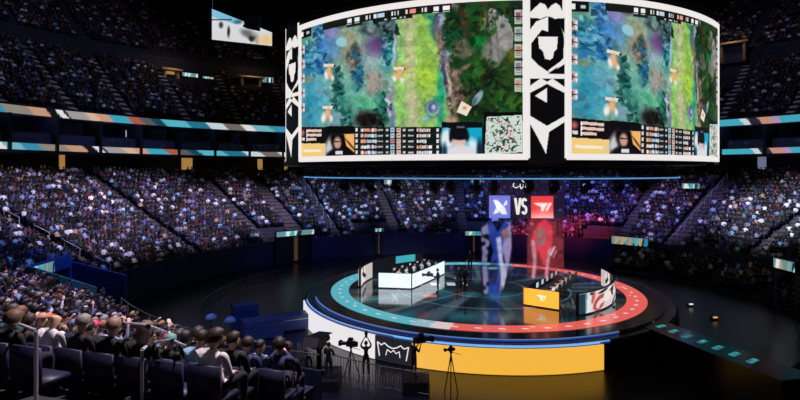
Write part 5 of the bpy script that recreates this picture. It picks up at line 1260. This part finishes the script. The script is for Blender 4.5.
# event emblem above VS
mbe = MB()
for pts_ in ([(514, 183), (513, 186), (516, 188), (520, 186)], [(522, 180), (525, 184), (530, 178)], [(523, 185), (528, 180), (531, 184), (527, 188), (523, 185)], [(520, 184), (521, 189), (524, 186)]):
    mbe.path([tuple(P(x, y, ZS - .07)) for x, y in pts_], .03, 6)
o = mbe.build('event_emblem', mat('letter_v_light_1', (1, 1, 1)), ban); o.matrix_parent_inverse = binv
mb = MB()
for x in (487.5, 525, 563.5): q0 = P(x, 179, ZS); mb.tube(q0, (q0.x, q0.y, ZB0 + .1), .02, 6)
mb.tube(P(486, 179, ZS), P(565, 179, ZS), .05, 8); o = mb.build('hanging_bar', m_darkmetal, ban); o.matrix_parent_inverse = binv

# ---------------------------------------------------------------- crew and cameras
CB = {'camera': figure_mesh('crew_body', standing('camera')), 'rig': figure_mesh('crew_body', standing('rig')), 'above': figure_mesh('crew_body', standing('above')), 'down': figure_mesh('crew_body', standing('down'))}
CH = {k: hair_mesh('hair', b, 'short') for k, b in CB.items()}; CHL = {k: hair_mesh('hair', b, 'cap') for k, b in CB.items()}
def crew(kind, loc, rz, label, top=(14, 14, 18), cap=False, hc=(18, 15, 14)):
    b = bpy.data.objects.new('crew_member', CB[kind]); COL.objects.link(b); b.location = loc; b.rotation_euler = (0, 0, rz); b.color = (*lin(top), .8)
    h = bpy.data.objects.new('cap' if cap else 'hair', (CHL if cap else CH)[kind]); COL.objects.link(h); h.parent = b; h.color = (*lin(hc), 1); return tag(b, label, 'person')
def video_camera(loc, rz, label, s=1.0):      # lens looks along local -x
    e = empty('video_camera', loc, rz); e.scale = (s,) * 3
    MB().box((0, 0, 0), (.42, .18, .24)).build('body', m_black, e, .02)
    l = MB().tube((-.2, 0, 0), (-.46, 0, 0), .075, 12, 0, .095).build('lens', m_darkmetal, e); MB().box((-.5, 0, 0), (.12, .24, .2)).build('lens_hood', m_black, l)
    MB().box((-.02, 0, .2), (.2, .16, .13)).build('viewfinder', m_black, e, .01); MB().path([(-.15, 0, .12), (-.15, 0, .2), (.15, 0, .2), (.15, 0, .12)], .015, 6).build('handle', m_black, e)
    MB().box((.25, 0, .0), (.12, .14, .2)).build('battery', m_darkmetal, e)
    return tag(e, label, 'camera')
def tripod(loc, h, label, spread=.45):
    e = empty('tripod', loc)
    for k in range(3):
        a = k * 2.094 + .4; MB().tube((0, 0, h - .1), (spread * math.cos(a), spread * math.sin(a), 0), .025, 8).build('leg', m_darkmetal, e)
    MB().tube((0, 0, h - .25), (0, 0, h), .04, 8).build('column', m_darkmetal, e); MB().lathe([(.06, h - .04), (.08, h), (.06, h + .04)], (0, 0, 0), 12).build('head', m_black, e); MB().tube((0, 0, h), (.45, .1, h - .15), .012, 6).build('pan_bar', m_black, e)
    return tag(e, label, 'tripod')
# on stage
s1 = onz(438, 293, SZ); crew('rig', s1, .0, 'camera operator in black standing on stage in front of the left desk', hc=(10, 10, 12)); video_camera((s1.x - .62, s1.y, s1.z + 1.28), .0, 'shoulder video camera held by the operator in front of the left desk', .9)
s2 = onz(459, 289, SZ); crew('down', s2, 1.2, 'person in black standing on the stage, left one of the close pair', hc=(10, 10, 12))
s3 = onz(465, 291, SZ); crew('rig', s3, 2.6, 'person in black holding equipment on the stage, right one of the close pair', top=(28, 24, 30))
s4 = onz(501, 281, SZ); crew('down', onz(470, 270, SZ), 1.5, 'distant person in dark clothes at the back edge of the stage')
# floor in front of the stage
o1 = P(321, 356, 25.6); o1.z = 0
ris = MB().box((0, 0, .25), (1.8, 2.0, .5)).build('camera_riser', m_black, None, .02); ris.location = (o1.x, o1.y, 0); tag(ris, 'low black platform under the hooded broadcast camera', 'platform')
e = empty('broadcast_camera', (o1.x - .1, o1.y + .1, .5), -1.9)
MB().box((0, 0, 1.45), (.85, .4, .45)).build('body', m_black, e, .03); MB().tube((-.4, 0, 1.45), (-.8, 0, 1.45), .16, 14, 0, .19).build('lens', m_darkmetal, e); MB().box((.45, 0, 1.55), (.3, .5, .4)).build('viewfinder', m_black, e, .02)
MB().add([(-.7, -.35, 1.72), (-.7, .35, 1.72), (.7, .38, 1.84), (.7, -.38, 1.84), (.95, .38, 1.5), (.95, -.38, 1.5), (-.7, -.35, 1.76), (-.7, .35, 1.76), (.7, .38, 1.88), (.7, -.38, 1.88), (.99, .38, 1.5), (.99, -.38, 1.5)],
         [(0, 1, 2, 3), (3, 2, 4, 5), (6, 9, 8, 7), (9, 11, 10, 8), (0, 6, 7, 1), (4, 10, 11, 5), (0, 3, 9, 6), (3, 5, 11, 9), (1, 7, 8, 2), (2, 8, 10, 4)]).build('rain_hood', m_black, e)
MB().lathe([(.3, 0), (.3, .06), (.12, .12), (.12, 1.1), (.2, 1.15), (.2, 1.22)], (0, 0, 0), 16).build('pedestal', m_darkmetal, e)
tag(e, 'large hooded broadcast camera on a pedestal before the white skirt screen', 'camera')
crew('rig', (o1.x + .45, o1.y - .75, .5), -1.95, 'camera operator in black standing behind the hooded broadcast camera', hc=(14, 12, 12))
crew('down', P(306, 372, 25.2).to_2d().to_3d(), -1.3, 'crew member in dark clothes at the left end of the white skirt screen', top=(20, 22, 40))
pc = P(351, 345, 26.4); tripod((pc.x, pc.y, 0), pc.z - .12, 'tall tripod in front of the white skirt screen'); video_camera((pc.x, pc.y, pc.z + .06), -.25, 'video camera on the tall tripod before the white skirt screen', 1.1)
pm = P(366, 360, 26.6); crew('above', (pm.x, pm.y, 0), -1.5, 'photographer in black lifting a camera overhead before the white skirt screen', hc=(12, 10, 10)); 
vc = video_camera((pm.x - .0, pm.y + .12, 1.98), -1.5, 'camera held overhead by the photographer before the white skirt screen', .7)
py_ = P(416, 360, 24.9); rb = MB().box((0, 0, .3), (1.2, 1.4, .6)).build('camera_riser', m_black, None, .02); rb.location = (py_.x, py_.y, 0); tag(rb, 'low black platform in front of the yellow skirt screen', 'platform')
crew('camera', (py_.x - .1, py_.y, .6), -2.6, 'camera operator in dark red top before the yellow skirt screen', top=(60, 20, 30), hc=(14, 12, 12)); video_camera((py_.x + .22, py_.y + .35, 2.2), 3.5, 'shoulder video camera before the yellow skirt screen', 1.15)
pt = P(451, 352, 24.4); tripod((pt.x, pt.y, 0), pt.z, 'slender tripod in front of the yellow skirt screen', .35); video_camera((pt.x, pt.y, pt.z + .12), .3, 'small camera on the slender tripod before the yellow skirt screen', .6)
# barrier round the photographers' pit
def barrier(p0, p1, label, n=5, group=None):
    p0, p1 = Vector(p0), Vector(p1); e = empty('crowd_barrier', p0); d = p1 - p0
    MB().path([(0, 0, 1.1), (d.x, d.y, 1.1)], .025, 6).build('top_rail', m_metal, e); MB().path([(0, 0, .15), (d.x, d.y, .15)], .02, 6).build('bottom_rail', m_metal, e)
    mb = MB()
    for k in range(n * 3 + 1): t = k / (n * 3); mb.tube((d.x * t, d.y * t, .15 if k % 3 else 0), (d.x * t, d.y * t, 1.1), .012 if k % 3 else .02, 5)
    mb.build('bars', m_metal, e); return tag(e, label, 'barrier', group)
for k in range(5):
    a = ring_hit(300 + k * 26, 15.6, False); b = ring_hit(324 + k * 26, 15.6, False)
    barrier((a[0], a[1] - .6, 0), (b[0], b[1] - .6, 0), 'metal crowd barrier on the floor in front of the stage skirt', 3, 'barriers before the stage')
for k, (a_, b_) in enumerate(((304, 309), (309, 314), (314, 319), (319, 324), (324, 329), (329, 334))):
    barrier(cyl(19, a_ + .2), cyl(19, b_ - .2), 'metal crowd barrier on the dark floor right of the stage', 4, 'barriers right of the stage')
for k, (a_, b_) in enumerate(((150, 156), (156, 162), (162, 168), (168, 174), (174, 180), (180, 186))):
    barrier(cyl(20, a_ + .2), cyl(20, b_ - .2), 'metal crowd barrier on the dark floor left of the stage', 4, 'barriers left of the stage')
# technical corner at the left: road cases, blue-lit table, light stands
m_case = mat('case_blue', (.03, .05, .16), .45)
def flight_case(loc, size, rz, label):
    e = empty('flight_case', loc, rz); x, y, z = size
    MB().box((0, 0, z / 2 + .1), (x, y, z)).build('body', m_case, e, .02); MB().box((0, 0, z * .72 + .1), (x + .03, y + .03, .04)).build('lid_edge', m_metal, e)
    for sx in (-1, 1):
        for sy in (-1, 1): MB().lathe([(.05, 0), (.05, .1)], (sx * (x / 2 - .12), sy * (y / 2 - .12), 0), 8).build('caster', m_black, e)
        MB().box((sx * (x / 2 + .01), 0, z * .5 + .1), (.03, .2, .12)).build('handle', m_metal, e)
    return tag(e, label, 'flight case')
t1 = onz(262, 352, .0)
for (px, py, sz, lab) in ((262, 338, (2.4, 1.2, 1.1), 'blue-lit road case left of the white skirt screen'), (288, 330, (2.6, 1.1, .9), 'long blue-lit road case nearest the stage edge'), (245, 328, (1.6, 1.0, 1.5), 'tall blue-lit road case further from the stage')):
    q = onz(px, py, .0); flight_case((q.x, q.y, 0), sz, .5, lab)
def light_stand(px, py, h, label, col):
    q = onz(px, py, h); e = empty('light_stand', (q.x, q.y, 0))
    MB().tube((0, 0, 0), (0, 0, h), .03, 8).build('pole', m_darkmetal, e)
    for k in range(3): a = k * 2.09; MB().tube((0, 0, .5), (.45 * math.cos(a), .45 * math.sin(a), 0), .02, 6).build('leg', m_darkmetal, e)
    MB().lathe([(.32, 0), (.28, .12), (.16, .22), (.04, .26)], (0, 0, h), 16).build('lamp_head', mat('lamp_shell', (.1, .15, .3), .4), e)
    MB().lathe([(.10, -.03), (.10, 0)], (0, 0, h), 12).build('bulb', mat('bulb_' + label[:5], emit=col, strength=2.0), e)
    return tag(e, label, 'lamp')
light_stand(211, 318, 1.9, 'domed lamp on a stand on the dark floor, left one of two', (.3, .5, 1)); light_stand(230, 321, 1.7, 'domed lamp on a stand on the dark floor, nearer the stage', (.1, .2, .9))
# narrow blue floor light strips
for (px, py, lab) in ((690, 303, 'tiny white lamp on the floor right of the stage'), (714, 316, 'tiny orange lamp on the floor right of the stage'), (760, 279, 'tiny white lamp on the floor at the far right')):
    q = onz(px, py, .25); e = empty('floor_lamp', (q.x, q.y, 0)); MB().box((0, 0, .1), (.4, .3, .2)).build('body', m_black, e); MB().box((0, -.16, .2), (.3, .05, .1)).build('lens', mat('lens_' + lab[5:9], emit=((.9, .9, 1) if 'white' in lab else (1, .4, .1)), strength=.9), e); tag(e, lab, 'lamp')

# tell look-alikes of a row apart
ORD2 = 'first second third fourth fifth sixth seventh eighth ninth tenth eleventh twelfth thirteenth fourteenth fifteenth sixteenth seventeenth eighteenth nineteenth twentieth'.split()
bpy.context.view_layer.update()
def mid(o):
    if o.type == 'EMPTY': return o.matrix_world.translation.copy()
    return sum((o.matrix_world @ Vector(c_) for c_ in o.bound_box), Vector()) / 8
dupes = {}
for o in COL.objects:
    if o.parent is None and o.get('label') and o.get('group') and o['category'] != 'person': dupes.setdefault(o['label'], []).append(o)
for lab, os_ in dupes.items():
    if len(os_) < 2: continue
    if os_[0]['category'] == 'handrail':
        for k, o in enumerate(sorted(os_, key=lambda o: mid(o).z)): o['label'] = lab + f', {ORD2[k]} up the aisle'
        continue
    inside = [(400 + mid(o).x / mid(o).y * F, o) for o in os_ if mid(o).y > 1]
    lf = sorted([t_ for t_ in inside if 0 <= t_[0] < 500], key=lambda t_: t_[0]); rt_ = sorted([t_ for t_ in inside if 500 <= t_[0] <= 800], key=lambda t_: -t_[0])
    for k, (_, o) in enumerate(lf): o['label'] = lab + f', {ORD2[k]} from the left' if len(lab.split()) < 13 else lab
    for k, (_, o) in enumerate(rt_): o['label'] = lab + f', {ORD2[k]} from the right' if len(lab.split()) < 13 else lab

# ---------------------------------------------------------------- camera
cam = bpy.data.cameras.new('camera'); cam.sensor_width = 36; cam.lens = F / 800 * 36; cam.shift_y = -(200 - HY) / 800; cam.clip_end = 400; cam.clip_start = .1
co = bpy.data.objects.new('camera', cam); COL.objects.link(co); co.location = (0, 0, EYE); co.rotation_euler = (PI / 2, 0, 0); scene.camera = co

# ---------------------------------------------------------------- lights
def spot(loc, target, power, color, size=60, blend=.8, rad=.3):
    l = bpy.data.lights.new('spot_light', 'SPOT'); l.energy = power; l.color = color; l.spot_size = size * D2R; l.spot_blend = blend; l.shadow_soft_size = rad
    o = bpy.data.objects.new('spot_light', l); COL.objects.link(o); o.location = loc; d = Vector(target) - Vector(loc); o.rotation_euler = d.to_track_quat('-Z', 'Y').to_euler(); return o
LAV = (.72, .70, 1.0); BLU = (.22, .30, 1.0); RED = (1, .06, .12); CYA = (.3, .8, 1)
K = 1.0
def aud(phi, power, col, r=37, z=5.5, size=46, src_phi=None, srcz=22):
    s_ = cyl(16, src_phi if src_phi is not None else phi, srcz); spot(s_, cyl(r, phi, z), power * K, col, size)
LAV = (.68, .62, 1.0)
aud(168, 34000, LAV, 38, size=44); aud(150, 36000, LAV, 36, size=42); aud(133, 34000, LAV, 35, size=34); aud(117, 26000, (.45, .58, 1), 36, size=34)
aud(98, 26000, (.55, .60, 1), 36, size=34); aud(78, 22000, BLU, 36, size=40); aud(60, 30000, (.22, .20, 1), 36, size=36); aud(42, 26000, (.45, .38, 1), 35, size=36); aud(24, 44000, (.66, .74, 1), 37, size=36)
aud(58, 60000, RED, 30.5, 2.8, 21); aud(70, 26000, RED, 29.5, 2.4, 16)
for q_ in (60, 78, 96, 114, 132): spot(cyl(17, q_, 9.5), cyl(27, q_, .8), 700, (.06, .14, 1), 70)
aud(183, 11000, (.10, .25, 1), 31, 2.5, 26)
spot((-8, 17, 22), (-9, 17, 5), 16000, (.80, .68, 1), 80); spot((1, 13, 22), (-4, 8, 8), 16000, (1, .80, .85), 60); spot((-16, 26, 20), (-18, 27, 4), 12000, (.6, .6, 1), 60)
aud(150, 8500, (.5, .55, 1), 57, 24, 60, srcz=36); aud(30, 6000, (.5, .55, 1), 58, 24, 60, srcz=36)
def point(loc, power, col):
    l = bpy.data.lights.new('suite_fill', 'POINT'); l.energy = power; l.color = col; l.shadow_soft_size = .2; o = bpy.data.objects.new('suite_fill', l); COL.objects.link(o); o.location = loc
for q_ in (186, 174, 162, 150, 138, 126, 46, 34, 22): point(cyl(47.6, q_, 15.3), 50, (.25, .35, 1))  # added fill lights tinting the suites blue
# stage
spot((CX, CY, 10.3), (CX, CY, SZ), 500, (.6, .75, 1), 110); spot(cyl(12, 250, 10), un(-5.7, 0, 1), 9000, (.9, .95, 1), 34); spot(cyl(12, 270, 10), un(5.7, 0, 1), 9000, (1, .9, .85), 40)
spot((-8, 26, 12), (-9, 33, 0), 2500, (.1, .25, 1), 60); spot(cyl(14, 250, 10), cyl(22, 255, 0), 300, (.1, .2, 1), 90)
w = bpy.data.worlds.new('world'); scene.world = w; w.use_nodes = True; w.node_tree.nodes['Background'].inputs[0].default_value = (.05, .07, .2, 1); w.node_tree.nodes['Background'].inputs[1].default_value = .06
vs = scene.view_settings; vs.view_transform = 'Standard'; vs.look = 'None'; vs.exposure = 0; vs.gamma = 1; vs.use_curve_mapping = False
scene.cycles.use_denoising = True
